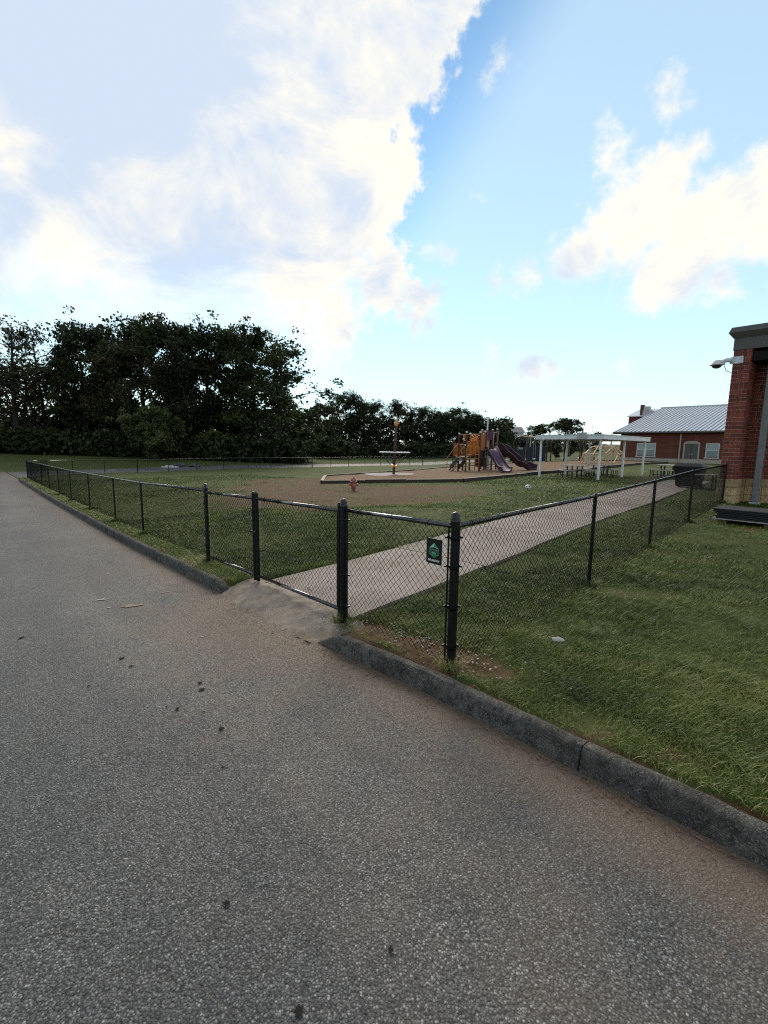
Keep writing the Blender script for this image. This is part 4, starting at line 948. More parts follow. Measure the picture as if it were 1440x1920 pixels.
# ramp bridge with barred sides
ra, rb = pw(880.5, 37.9, 1.2), pw(899, 37.7, 1.62); ra2, rb2 = pw(883, 39.6, 1.2), pw(905, 39.4, 1.7)
slab3('bridge_deck', [ra, rb, rb2, ra2], .09, 'deck')
barpanel(ra+(0, 0, .06), rb+(0, 0, .06), 1.25, 13, 'yellow', .022, .03); barpanel(ra2+(0, 0, .06), rb2+(0, 0, .06), 1.2, 12, 'yellow', .02, .03)
barpanel(pw(900.5, 37.8, 1.75), pw(907.5, 39.0, 1.75), 1.5, 4)
for k_, px in enumerate((877, 893)):                         # arched hand loops and climber
    c = pw(px, 37.1, 1.0); mb = MB(); mb.tube([c+(-.11, 0, -.85), c+(-.11, 0, .75), c+(-.07, 0, .98), c+(.07, 0, 1.06), c+(.18, 0, .95), c+(.2, 0, .7), c+(.2, 0, -.85)], .03, 6); cl = mb.build('climber_frame', 'yellow', ps, 'all')
    for j in range(4): mb = MB(); mb.tube([c+(-.11, 0, -.6+j*.32), c+(.2, 0, -.6+j*.32)], .02, 5); mb.build('rung', 'yellow', cl)
mb = MB(); mb.tube([pw(859.5, 37.9, 2.92), pw(873.5, 37.2, 2.95), pw(899, 37.6, 3.0)], .03, 6); mb.build('overhead_rail', 'tan_paint', ps)
for i in range(7):
    px = 869+[0, 2.2, 4.4, 13, 16, 19, 22][i]; c = pw(px, 37.4, 2.68); mb = MB(); mb.tube([c+.24*np.array([.35*math.cos(a_), .6*math.cos(a_), math.sin(a_)]) for a_ in np.linspace(0, 2*math.pi, 15)], .022, 5, False); mb.build('overhead_ring', 'orange', ps)
# hood over the slides
mb = MB(); c = pw(917, 39.3, 2.9); mb.prism([pw(912, 39.2, 2.6), pw(923, 39.5, 2.6), pw(922.5, 39.5, 3.2), pw(919, 39.4, 3.35), pw(913, 39.2, 3.3)], (.05, .35, 0)); mb.build('slide_hood', 'purple', ps)
mb = MB(); mb.tube([pw(923.5, 39.6, 1.8), pw(923.5, 39.6, 3.2), pw(931, 40.4, 3.3), pw(931, 40.4, 1.8)], .05, 6); mb.build('entry_arch', 'tan_paint', ps, 'all')
barpanel(pw(912, 39.4, 1.75), pw(915.5, 39.4, 1.75), 1.0, 3, 'tan_paint')
def slide(name, mat, path_, wid, side_h, parent):
    """open chute: trough section swept along a path"""
    V = []; n_ = len(path_)
    for i, p in enumerate(path_):
        d = np.asarray(path_[min(i+1, n_-1)])-np.asarray(path_[max(i-1, 0)]); h = np.array([d[0], d[1], 0]); h /= np.linalg.norm(h); x = np.array([-h[1], h[0], 0]); y = np.cross(d/np.linalg.norm(d), x)*-1
        if y[2] < 0: y = -y
        for (a_, b_) in ((-.62, side_h*.85), (-.62, side_h), (-.5, side_h), (-.46, .12), (-.3, .02), (0, -.01), (.3, .02), (.46, .12), (.5, side_h), (.62, side_h), (.62, side_h*.85), (.52, -.05), (.3, -.1), (-.3, -.1), (-.52, -.05)):
            V.append(np.asarray(p)+x*a_*wid+y*b_)
    k = 15; Fc = [(i*k+j, i*k+(j+1) % k, (i+1)*k+(j+1) % k, (i+1)*k+j) for i in range(n_-1) for j in range(k)]
    Fc += [tuple(range(k))[::-1], tuple((n_-1)*k+j for j in range(k))]
    mb = MB(); mb.quadmesh(V, Fc); return mb.build(name, mat, parent, True)
def spline(pts, n=6):
    pts = [np.asarray(p, float) for p in pts]; o = []
    for i in range(len(pts)-1):
        p0, p1, p2, p3 = pts[max(i-1, 0)], pts[i], pts[i+1], pts[min(i+2, len(pts)-1)]
        for k in range(n):
            t = k/n; o.append(.5*((2*p1)+(-p0+p2)*t+(2*p0-5*p1+4*p2-p3)*t*t+(-p0+3*p1-3*p2+p3)*t**3))
    return o+[pts[-1]]
slide('straight_slide', 'purple', spline([pw(918, 39.4, 1.78), pw(922, 38.6, 1.72), pw(928, 37.6, 1.25), pw(938, 36.4, .62), pw(945, 35.4, .28), pw(951, 34.4, .22)]), .72, .30, ps)
slide('wave_slide', 'brown_plastic', spline([pw(934, 40.4, 1.9), pw(943, 40.2, 1.8), pw(953, 39.8, 1.35), pw(965, 39.3, .95), pw(976, 38.8, .50), pw(986, 38.4, .42), pw(995, 38.0, .24), pw(1000, 37.7, .22)]), .75, .42, ps)
for (px, Y, h) in ((944, 35.9, .3), (990, 38.2, .35), (946.5, 40.2, 1.5)):
    mb = MB(); mb.tube([pw(px, Y, -.1), pw(px, Y, h)], .05, 8); mb.build('slide_support', 'maroon', ps)
# panels below the deck
mb = MB(); mb.box(pw(901, 40.3, .65), (.9, .06, .75), None, 0, .02); mb.build('activity_panel', 'maroon', ps)
mb = MB(); mb.prism([pw(904, 40.2, .3), pw(908, 40.2, .25), pw(911, 40.2, .35), pw(909, 40.2, .55), pw(905.5, 40.2, 1.0), pw(904.3, 40.2, 1.0)], (0, .3, 0)); mb.build('seat_pod', 'navy', ps)
mb = MB(); mb.tube([pw(915.5, 40.2, 0), pw(915.5, 40.2, 1.2)], .1, 8); mb.build('drum', 'galv', ps)

# ---- arch swing sets
def swing(i0, n_, label):
    base = np.array([16.1, 55.0]); B = [base+ET*4.5*(i0+k) for k in range(n_)]
    t_ = thing('swing_set', label, 'swing', (*B[0], float(zt(*B[0]))), 'swing sets behind the pavilion'); zz = [float(zt(*b))+.05 for b in B]
    zt_ = max(zz)+3.15
    for b, z0 in zip(B, zz):
        pts = []
        for a_ in np.linspace(0, math.pi, 15):
            o = .93*math.cos(a_); pts.append((b[0]-ES[0]*o, b[1]-ES[1]*o, zt_-.95+.95*math.sin(a_)))
        pts = [(pts[0][0], pts[0][1], z0-.2)]+pts+[(pts[-1][0], pts[-1][1], z0-.2)]
        mb = MB(); mb.tube(pts, .085, 8); mb.build('arch', 'dark_steel' if i0 == 0 else 'maroon', t_, 'all')
    a_, b_ = B[0], B[-1]; mb = MB(); mb.tube([(*(a_-ET*.2), zt_+.02), (*(b_+ET*.2), zt_+.02)], .075, 8); mb.build('top_beam', 'tan_paint' if i0 == 0 else 'maroon', t_)
    for k in range(n_-1):
        for f_ in (.32, .7):
            c = B[k]+ET*4.5*f_; z1 = float(zt(*c))+.55
            mb = MB(); mb.tube([(*(c-ET*.25), z1+.04), (*(c-ET*.12), z1-.03), (*(c+ET*.12), z1-.03), (*(c+ET*.25), z1+.04)], .06, 6); se = mb.build('swing_seat', 'white_paint', t_)
            for s_ in (-1, 1):
                mb = MB(); mb.tube([(*(c+ET*.25*s_), z1+.04), (*(c+ET*.22*s_), zt_)], .012, 4); mb.build('chain', 'galv', se)
swing(0, 2, 'pair of dark swing arches with a pale top beam beside the dark slide'); swing(2, 3, 'row of three maroon swing arches seen through the white pavilion')
# ---- geodesic climber
dc = gp(1131, 46.0); dm_ = thing('dome_climber', 'tan geodesic dome climber in front of the far brick wall', 'play equipment', dc)
bm = bmesh.new(); bmesh.ops.create_icosphere(bm, subdivisions=2, radius=2.1)
for e in bm.edges:
    a_, b_ = e.verts[0].co, e.verts[1].co
    if a_.z > -.12 and b_.z > -.12:
        q = [np.array([dc[0]+v_.x, dc[1]+v_.y, dc[2]+.12+max(0, v_.z)*.88]) for v_ in (a_, b_)]
        mb = MB(); mb.tube(q, .046, 5, True); mb.build('strut', 'tan_paint', dm_)
bm.free()
# ---- pavilion
PB = np.array([12.55, 27.0]); pz = .10; PWt, PLn, PHt = 3.75, 7.0, 2.42
pv = thing('pavilion', 'white flat roofed metal pavilion over the picnic tables', 'pavilion', (*PB, pz))
for i in range(3):
    for j in range(2):
        c = PB+ET*(PLn*i/2)+ES*(PWt*j); z0 = float(zt(*c)); mb = MB(); mb.box((c[0], c[1], (z0-.1+pz+PHt)/2), (.11, .11, pz+PHt-z0+.1), AX_T, 0, .008); mb.build('post', 'white_paint', pv)
def pvbox(mb, t0, t1, s0, s1, z0, z1, m=0):
    c = PB+ET*(t0+t1)/2+ES*(s0+s1)/2; mb.box((c[0], c[1], (z0+z1)/2), (t1-t0, s1-s0, z1-z0), np.array([[ET[0], ET[1], 0], [ES[0], ES[1], 0], [0, 0, 1]]), m)
zt0 = pz+PHt
for (nm, a_) in (('fascia', (-.25, PLn+.25, -.25, -.21)), ('fascia', (-.25, PLn+.25, PWt+.21, PWt+.25)), ('fascia', (-.25, -.21, -.208, PWt+.208)), ('fascia', (PLn+.21, PLn+.25, -.208, PWt+.208))):
    mb = MB(); pvbox(mb, *a_, zt0-.02, zt0+.22); pvbox(mb, a_[0]-.02, a_[1]+.02, a_[2]-.02, a_[3]+.02, zt0+.222, zt0+.26); mb.build(nm, 'white_paint', pv)
for i in range(10):                                          # pan roof sheets
    w = (PLn+.40)/10; mb = MB(); pvbox(mb, -.2+i*w+.01, -.2+(i+1)*w-.01, -.2, PWt+.2, zt0+.10, zt0+.13); mb.build('roof_pan', 'soffit', pv)
for j in (0, 1):
    mb = MB(); pvbox(mb, -.2, PLn+.2, PWt*j-.05, PWt*j+.05, zt0+.0, zt0+.095); mb.build('beam', 'white_paint', pv)
mb = MB(); pvbox(mb, -.292, -.275, .72, 1.32, zt0+.00, zt0+.38); plq = mb.build('name_plate', 'galv', pv)
for k in range(3): mb = MB(); pvbox(mb, -.298, -.294, .78, 1.26, zt0+.06+.1*k, zt0+.10+.1*k); mb.build('plate_line', 'stone_pale', plq)
# ---- picnic tables
def picnic(px, Y, label, rot=0.0, size=1.28):
    c = gp(px, Y); t_ = thing('picnic_table', label, 'table', c, 'square picnic tables'); cs, sn = math.cos(rot), math.sin(rot)
    a1 = np.array([ET[0]*cs+ES[0]*sn, ET[1]*cs+ES[1]*sn, 0]); a2 = np.array([-a1[1], a1[0], 0]); A = np.array([a1, a2, [0, 0, 1]])
    def q(x, y, z): return c+a1*x+a2*y+np.array([0, 0, z])
    mb = MB(); mb.box(q(0, 0, .75), (size, size, .05), A, 0, .012); mb.build('table_top', 'table_top', t_)
    for sx in (-1, 1):
        for sy in (-1, 1):
            mb = MB(); mb.tube([q(sx*.30, sy*.30, -.08), q(sx*.34, sy*.34, .72)], .045, 6); mb.build('leg', 'dark_steel', t_)
    for k in range(4):
        a_ = k*math.pi/2; ox, oy = math.cos(a_)*(size/2+.30), math.sin(a_)*(size/2+.30); w = (.30, 1.0) if k % 2 == 0 else (1.0, .30)
        mb = MB(); mb.box(q(ox, oy, .45), (*w, .045), A, 0, .01); be = mb.build('bench', 'table_top', t_)
        for s_ in (-1, 1):
            lx, ly = (ox, oy+s_*.32) if k % 2 == 0 else (ox+s_*.32, oy)
            mb = MB(); mb.tube([q(lx, ly, -.08), q(lx, ly, .43)], .03, 6); mb.build('bench_leg', 'dark_steel', be)
        mb = MB(); mb.tube([q(math.cos(a_)*.33, math.sin(a_)*.33, .12), q(ox, oy, .12), q(ox, oy, .42)], .03, 6); mb.build('bench_arm', 'dark_steel', be)
picnic(1079, 29.6, 'square picnic table under the pavilion, nearest the slides'); picnic(1128, 30.6, 'square picnic table under the pavilion, nearer the brick school'); picnic(1256, 29.0, 'picnic table in the open left of the black bin')
# ---- bin and small table behind the fence
bc = gp(1296, 20.6); bn = thing('waste_bin', 'large black lidded bin standing behind the right hand fence', 'bin', bc)
def bq(x, y, z): return bc+np.array([FS[0]*x+ET[0]*y, FS[1]*x+ET[1]*y, z])
def frustum(name, w0, d0, z0, w1, d1, z1, mat, parent, dy=0):
    V = [bq(sx*w0/2, sy*d0/2, z0) for (sx, sy) in ((-1, -1), (1, -1), (1, 1), (-1, 1))]+[bq(sx*w1/2, sy*d1/2+dy, z1) for (sx, sy) in ((-1, -1), (1, -1), (1, 1), (-1, 1))]
    mb = MB(); mb.quadmesh(V, [(3, 2, 1, 0), (4, 5, 6, 7), (0, 1, 5, 4), (1, 2, 6, 5), (2, 3, 7, 6), (3, 0, 4, 7)]); return mb.build(name, mat, parent)
frustum('body', .86, .6, .06, 1.08, .78, .90, 'bin_black', bn); frustum('rim', 1.14, .84, .902, 1.14, .84, .95, 'bin_black', bn)
li = frustum('lid', 1.14, .84, .955, .86, .56, 1.10, 'bin_black', bn, .06)
mb = MB(); mb.tube([bq(-.3, .42, .98), bq(-.3, .52, 1.0), bq(.3, .52, 1.0), bq(.3, .42, .98)], .025, 6); mb.build('handle', 'bin_black', bn)
for s_ in (-1, 1):
    mb = MB(); mb.tube([bq(s_*.40, .28, .08), bq(s_*.47, .28, .08)], .12, 12); mb.build('wheel', 'rope', bn)
c = gp(1329, 19.6); tb = thing('low_table', 'light topped low table right of the black bin behind the fence', 'table', c)
A = np.array([[FS[0], FS[1], 0], [ET[0], ET[1], 0], [0, 0, 1]])
mb = MB(); mb.box(c+np.array([0, 0, .62]), (.7, .7, .04), A, 0, .01); mb.build('table_top', 'table_top', tb)
for sx in (-1, 1):
    for sy in (-1, 1): mb = MB(); p = c+A[0]*.28*sx+A[1]*.28*sy; mb.tube([p+(0, 0, -.05), p+(0, 0, .6)], .025, 6); mb.build('leg', 'dark_steel', tb)
# ---- hydrant
hc = gp(663, 21.0); hy = thing('fire_hydrant', 'faded red fire hydrant on the bare ground before the playground', 'hydrant', hc)
mb = MB(); mb.lathe([(.13, -.05), (.13, .03), (.10, .04), (.10, .34), (.15, .35), (.15, .39), (.12, .40)], hc, 16); mb.build('barrel', 'hydrant_red', hy, True)
mb = MB(); mb.lathe([(.165, .405), (.17, .44), (.14, .46), (.135, .50), (.11, .56), (.06, .60), (.04, .61), (.04, .67), (.03, .675)], hc, 16); mb.build('bonnet', 'hydrant_cap', hy, True)
for k, a_ in enumerate((R(20), R(200), R(-80))):
    d = np.array([math.cos(a_), math.sin(a_), 0]); o = hc+np.array([0, 0, .27]); r_ = .06 if k < 2 else .08
    mb = MB(); mb.tube([o+d*.08, o+d*.16, o+d*.162, o+d*.205, o+d*.21, o+d*.23], [r_*.8, r_*.8, r_, r_, r_*.4, r_*.35], 10); mb.build('outlet_cap', 'hydrant_cap', hy, True)
# ---- football
fc = gp(993, 19.0); br_ = .115; fbm = MB(); bm = bmesh.new(); bmesh.ops.create_icosphere(bm, subdivisions=3, radius=br_)
ico = bmesh.new(); bmesh.ops.create_icosphere(ico, subdivisions=1, radius=1); pc = [v_.co.normalized().copy() for v_ in ico.verts]; ico.free()
vv = [(fc[0]+v_.co.x, fc[1]+v_.co.y, fc[2]+br_+.012+v_.co.z) for v_ in bm.verts]; fbm.v = vv
for f_ in bm.faces:
    n_ = f_.calc_center_median().normalized(); fbm.f.append(tuple(v_.index for v_ in f_.verts)); fbm.mi.append(1 if max(n_.dot(p) for p in pc) > .945 else 0)
bm.free(); fo = fbm.build('football', ['ball_white', 'ball_black'], None, 'all'); tag(fo, 'white and black ball lying on the lawn before the pavilion', 'ball')

# ================================================================== BACKGROUND THINGS
def pole(px, Y, ztop_px, r, label, mat='white_paint', arm=False):
    c = gp(px, Y); d = ray(px, ztop_px); zt_ = CAMZ+d[2]*Y/d[1]; t_ = thing('light_pole', label, 'pole', c)
    mb = MB(); mb.tube([c-(0, 0, .3), (c[0], c[1], zt_)], [r, r*.6], 8); mb.build('shaft', mat, t_, True)
    mb = MB(); mb.box((c[0], c[1], zt_+.05), (.5, .2, .12), None, 0, .03); mb.build('lamp_head', mat, t_)
pole(911.5, 62, 783, .14, 'white pole rising behind the play structure'); pole(993, 90, 799, .13, 'thin grey pole left of the pavilion roof', 'galv'); pole(1107, 150, 800, .07, 'hair thin mast far behind the pavilion roof', 'galv')
# windscreen fence
w0, w1 = gd(956, 74), gd(1022, 72); wf = thing('windscreen_fence', 'dark navy screened fence behind the dark slide', 'fence', (*w0, float(zt(*w0))))
for i in range(6):
    p = w0+(w1-w0)*i/5; mb = MB(); mb.tube([(p[0], p[1], float(zt(*p))-.2), (p[0], p[1], float(zt(*p))+2.55)], .05, 8); mb.build('post', 'dark_steel', wf)
for i in range(5):
    p, q = w0+(w1-w0)*(i+.02)/5, w0+(w1-w0)*(i+.98)/5; mb = MB(); n_ = 6; V = []
    for k in range(n_+1):
        c = p+(q-p)*k/n_; off = .06+.05*math.sin(k*1.7+i); z0 = float(zt(*c)); V += [(c[0], c[1]-off, z0+.1), (c[0], c[1]-off*.6, z0+1.2), (c[0], c[1]-.06, z0+(2.0 if i < 2 else 2.4))]
    mb.quadmesh(V, [(3*k+j, 3*k+3+j, 3*k+4+j, 3*k+1+j) for k in range(n_) for j in range(2)]); o = mb.build('screen', 'navy', wf)
    sm = o.modifiers.new('solid', 'SOLIDIFY'); sm.thickness = .01
# house
hp = gp(962, 125); hs = thing('white_house', 'small white house half hidden by trees beyond the swings', 'house', hp)
mb = MB(); mb.box(hp+(0, 3, 2.4), (5, 6, 5.4), None); mb.build('wall', 'house_white', hs)
mb = MB(); mb.prism([hp+(-2.8, -.4, 5.1), hp+(2.8, -.4, 5.1), hp+(2.8, 3, 6.6), hp+(-2.8, 3, 6.6)], (0, 0, .15)); mb.prism([hp+(-2.8, 3, 6.6), hp+(2.8, 3, 6.6), hp+(2.8, 6.4, 5.1), hp+(-2.8, 6.4, 5.1)], (0, 0, .15)); mb.build('roof', 'house_roof', hs)
for x in (-1.6, 1.4): mb = MB(); mb.box(hp+(x, -.03, 3.2), (1.2, .04, 1.4), None); mb.build('window', 'glass', hs)
# rubble and culvert by the far drive
def rock(c, r, mb, seed):
    rn = np.random.default_rng(seed); bm = bmesh.new(); bmesh.ops.create_icosphere(bm, subdivisions=2, radius=1)
    k = rn.normal(size=(5, 3)); 
    V = []
    for v_ in bm.verts:
        p = np.array(v_.co); f_ = 1+.18*sum(math.sin(3*(p@kk)+i) for i, kk in enumerate(k))/2; V.append(np.asarray(c)+p*np.array(r)*f_)
    mb.quadmesh(V, [tuple(x.index for x in f_.verts) for f_ in bm.faces]); bm.free()
rc = gp(346, 52.5); rp_ = thing('rubble_heap', 'low blue grey heap of stones beside the far drive', 'stones', rc)
for i in range(14):
    x = random.uniform(-1.5, 1.6); c = rc+np.array([x, random.uniform(-.5, .5), .10+.22*random.random()*(1-abs(x)/1.8)]); mb = MB(); rock(c, (random.uniform(.25, .45), random.uniform(.2, .35), random.uniform(.14, .24)), mb, i); mb.build('stone', 'stone_grey', rp_, True)
cc = gp(318, 50.8); cu_ = MB(); cu_.box(cc+(0, 0, .05), (1.7, .7, .16), None, 0, .03); cu_.box(cc+(-.2, .25, .16), (.9, .2, .12), None, 0, .03); co_ = cu_.build('culvert_slab', 'stone_pale'); tag(co_, 'pale concrete culvert slab beside the grey stone heap', 'slab')
# a stone in the near grass
p = g(1045, 1207); mb = MB(); rock(p+(0, 0, .035), (.06, .03, .03), mb, 77); o = mb.build('stone', 'stone_pale', None, True); tag(o, 'small pale stone lying in the grass right of the corner post', 'stone')

# ================================================================== TREES
def leaf_cloud(cent, rad, n, size, rn, flat=.75):
    """n leaf quads in an ellipsoidal clump; returns verts, faces"""
    d = rn.normal(size=(n, 3)); d /= np.linalg.norm(d, axis=1)[:, None]; r_ = rn.random(n)**.45
    c = np.asarray(cent)+d*r_[:, None]*np.asarray(rad)
    a_ = rn.normal(size=(n, 3)); a_ /= np.linalg.norm(a_, axis=1)[:, None]
    nrm = d*.4+rn.normal(size=(n, 3))*.8+np.array([0, 0, .35]); nrm /= np.linalg.norm(nrm, axis=1)[:, None]
    x = np.cross(nrm, a_); x /= np.linalg.norm(x, axis=1)[:, None]+1e-9; y = np.cross(nrm, x)
    s = size*(.6+.8*rn.random(n))[:, None]
    return np.stack([c-x*s*.5, c-y*s*.32, c+x*s*.5, c+y*s*.32], 1)
def make_tree(seed, H, W_, base=.28, nl=11, per=70, lsize=.5, clump=1.25, mat='leaf', sparse=0.0, lean_=0.0, trunks=1, top=.94):
    """meshes (wood, leaves) of a tree of height H and crown half width W_, base at the origin"""
    rn = np.random.default_rng(seed); wood = MB(); quads = []; tint = []
    tips = []
    for tk in range(trunks):
        ang = rn.uniform(0, 6.28); off = np.array([math.cos(ang), math.sin(ang), 0])*(.5*tk)
        ht = H*(.86 if tk == 0 else rn.uniform(.6, .8))
        pts = [off+np.array([lean_*H*(f**1.5)+.25*math.sin(f*5+seed+tk), .25*math.cos(f*4+seed), ht*f])+off*f*2.5 for f in np.linspace(0, 1, 8)]
        r0_ = H*.017*(1 if tk == 0 else .7); wood.tube([pts[0]-(0, 0, .4)]+pts, [r0_*1.5]+[r0_*(1.15-1.0*f) for f in np.linspace(0, 1, 8)], 7)
        tips.append((pts[-1], 1.0))
        for i in range(nl):
            f = base+(1-base)*((i+rn.random()*.7)/nl)*.95; j = min(6, int(f*7)); p = pts[j]+(pts[j+1]-pts[j])*(f*7-j)
            az = i*2.4+rn.uniform(-.5, .5); prof = math.sin(min(1, (f-base*.6)/(1-base*.6)*.92+.1)*math.pi)**.6
            L = W_*prof*rn.uniform(.65, 1.12); rise = L*rn.uniform(.25, .75)*(1.2-.5*f)
            q = [p, p+np.array([math.cos(az)*L*.45, math.sin(az)*L*.45, rise*.65]), p+np.array([math.cos(az)*L*.8, math.sin(az)*L*.8, rise]), p+np.array([math.cos(az)*L, math.sin(az)*L, rise*1.02])]
            rr = H*.009*(1.2-f); wood.tube(q, [rr, rr*.75, rr*.5, rr*.25], 5)
            for k, w in ((1, .55), (2, .8), (3, 1.0)): tips.append((q[k], w))
            for _ in range(3):
                k = rn.integers(1, 4); e = q[k]+rn.normal(size=3)*np.array([1, 1, .8])*L*.28+np.array([0, 0, .3]); wood.tube([q[k], (q[k]+e)/2+(0, 0, .15), e], [rr*.5, rr*.35, rr*.15], 4); tips.append((e, .9)); tips.append(((q[k]+e)/2, .8))
    TP = np.array([q[0] for q in tips])
    for (p, w) in tips:
        if H >= 20 and (np.linalg.norm(TP-np.asarray(p), axis=1) < 2.0).sum() < 5: continue      # no lone knots off the crown
        if rn.random() < sparse: continue
        if p[2] > H*top: continue
        cr = clump*rn.uniform(.55, 1.25)*(H/20)**.5; n_ = int(per*rn.uniform(.5, 1.3)); v_ = rn.uniform(0, 1)
        # each clump is itself a few knots of leaves
        for _ in range(4):
            sub = np.asarray(p)+rn.normal(size=3)*cr*.55; Q = leaf_cloud(sub, (cr*.62, cr*.62, cr*.46), max(3, n_//4), lsize, rn); quads.append(Q)
            tint.append(np.clip(v_*.55+.45*rn.random(len(Q))+.1*rn.normal(), 0, 1))
    Q = np.concatenate(quads); T = np.repeat(np.concatenate(tint), 4)
    wm = bpy.data.meshes.new('trunk'); wm.from_pydata(wood.v, [], wood.f); wm.materials.append(MAT['bark']); wm.polygons.foreach_set('use_smooth', [True]*len(wm.polygons)); wm.update()
    lo = npmesh('crown', Q.reshape(-1, 3), np.arange(len(Q)*4).reshape(-1, 4), mat, None, None, {'tint': T}); lm = lo.data; bpy.data.objects.remove(lo)
    return wm, lm
PROTO = {
 'a': make_tree(1, 20, 5.4, .22, 13, 125, .40, 1.5), 'b': make_tree(2, 20, 5.0, .18, 14, 118, .40, 1.45), 'c': make_tree(3, 20, 6.0, .24, 12, 145, .42, 1.6, 'leaf_autumn'),
 'd': make_tree(4, 20, 5.2, .22, 12, 44, .36, 1.3, 'leaf_autumn', .30, .02, 2), 'e': make_tree(5, 20, 5.8, .14, 16, 118, .40, 1.55), 'f': make_tree(6, 14, 4.8, .10, 13, 130, .44, 1.5),
 'g': make_tree(8, 12, 6.2, .42, 10, 120, .44, 1.3), 'h': make_tree(9, 20, 4.6, .16, 13, 80, .38, 1.35, 'leaf', .15, .03), 's': make_tree(11, 6, 2.7, .03, 12, 150, .26, 1.2, 'leaf_shrub', 0, 0, 2)}
def plant_tree(kind, px, Y, top_px, label, cat='tree', name='broadleaf_tree', wide=1.0, rot=None, group='trees along the wood edge'):
    c = gp(px, Y); d = ray(px, top_px); H = CAMZ+d[2]*Y/d[1]-c[2]; wm, lm = PROTO[kind]; H0 = {'f': 14, 'g': 12, 's': 6}.get(kind, 20)
    t_ = thing(name, label, cat, c, group); t_.rotation_euler = (0, 0, rot if rot is not None else random.uniform(0, 6.28)); k = H/H0*1.07; t_.scale = (k*wide, k*wide, k)
    for nm, me in (('trunk', wm), ('crown', lm)):
        o = bpy.data.objects.new(nm, me); COL.objects.link(o); o.parent = t_
    return t_
TR = [('d', 40, 66, 582, 'tall thin leaved tree at the left edge, sky showing through its branches', 1.1), ('d', 88, 70, 612, 'thin leaved tree second from the left edge', .95), ('e', -25, 72, 640, 'dark tree cut by the left edge of the picture', 1.1),
 ('h', 128, 74, 650, 'lower tree in the gap between the thin trees and the dense wood', .9), ('b', 163, 70, 598, 'dense dark tree at the left shoulder of the wood', .95), ('a', 205, 72, 612, 'dark tree second in the dense part of the wood', 1.0), ('c', 236, 66, 640, 'brownish tree bulging forward in the dense wood', 1.05),
 ('a', 278, 71, 590, 'tallest dark tree at the crest of the wood', 1.0), ('e', 325, 72, 598, 'broad dark tree right of the crest of the wood', 1.0), ('c', 352, 66, 650, 'brown green tree low in the middle of the wood', .9), ('b', 395, 71, 605, 'dark round topped tree behind the grey stone heap', 1.0), ('a', 440, 72, 612, 'dark tree third from the right end of the tall wood', .95), ('b', 478, 69, 612, 'dark tree second from the right end of the tall wood', 1.0),
 ('h', 528, 67, 632, 'leaning airy tree at the right end of the tall wood', 1.4), ('f', 560, 74, 770, 'low dark tree beside the end of the tall wood', 1.0), ('f', 603, 98, 758, 'small tree left of the mid distance clump', 1.0), ('a', 655, 104, 735, 'tallest tree of the mid distance clump, left of the spinner pole', 1.25), ('e', 694, 106, 752, 'dark tree just left of the spinner pole', 1.2),
 ('c', 745, 108, 750, 'tree directly behind the spinner pole', 1.15), ('a', 793, 110, 762, 'tree between the spinner and the play structure', 1.2), ('e', 826, 108, 768, 'dark tree at the left of the play structure', 1.2), ('b', 858, 110, 762, 'rounded tree rising above the play structure', 1.3), ('e', 886, 112, 774, 'tree right of the rounded one above the slides', 1.2), ('f', 918, 112, 796, 'low tree above the top of the purple slide', 1.3),
 ('c', 946, 116, 812, 'bushy tree covering the white house', 1.2), ('f', 985, 118, 822, 'low dark tree behind the swing beam', 1.2), ('g', 1005, 138, 798, 'flat topped tree on the left of the far pair', .95), ('g', 1060, 134, 787, 'larger flat topped tree on the right of the far pair', 1.1), ('f', 1030, 128, 818, 'low dark tree between the far pair', 1.5), ('f', 1088, 132, 822, 'low tree at the right of the far pair', 1.0), ('f', 1117, 190, 811, 'tiny tree on the far hill', .8), ('f', 1068, 84, 838, 'small dark tree seen under the pavilion roof', .9), ('f', 1042, 80, 836, 'dark bushy tree seen under the left part of the pavilion', .9)]
for (k_, px, Y, tp, lb, w_) in TR: plant_tree(k_, px, Y, tp, lb, wide=w_)
SH = [('s', 296, 61.5, 768, 'big pale green shrub standing forward of the wood', 1.05), ('s', 558, 74, 806, 'green shrub at the foot of the airy leaning tree', 1.1), ('s', 604, 88, 818, 'grey green shrub left of the mid distance clump', 1.2), ('s', 640, 90, 826, 'shrub before the tallest mid distance tree', 1.3), ('s', 400, 66, 810, 'green shrub right of the big pale one', 1.2), ('s', 445, 66, 820, 'low shrub under the dark trees', 1.4), ('s', 510, 70, 812, 'shrub under the leaning tree', 1.1), ('s', 70, 64, 828, 'low shrub under the thin leaved trees', 1.5), ('s', 180, 65, 822, 'low dark shrub at the left shoulder of the wood', 1.5)]
for (k_, px, Y, tp, lb, w_) in SH: plant_tree(k_, px, Y, tp, lb, 'shrub', 'shrub', w_, None, 'shrubs at the wood edge')
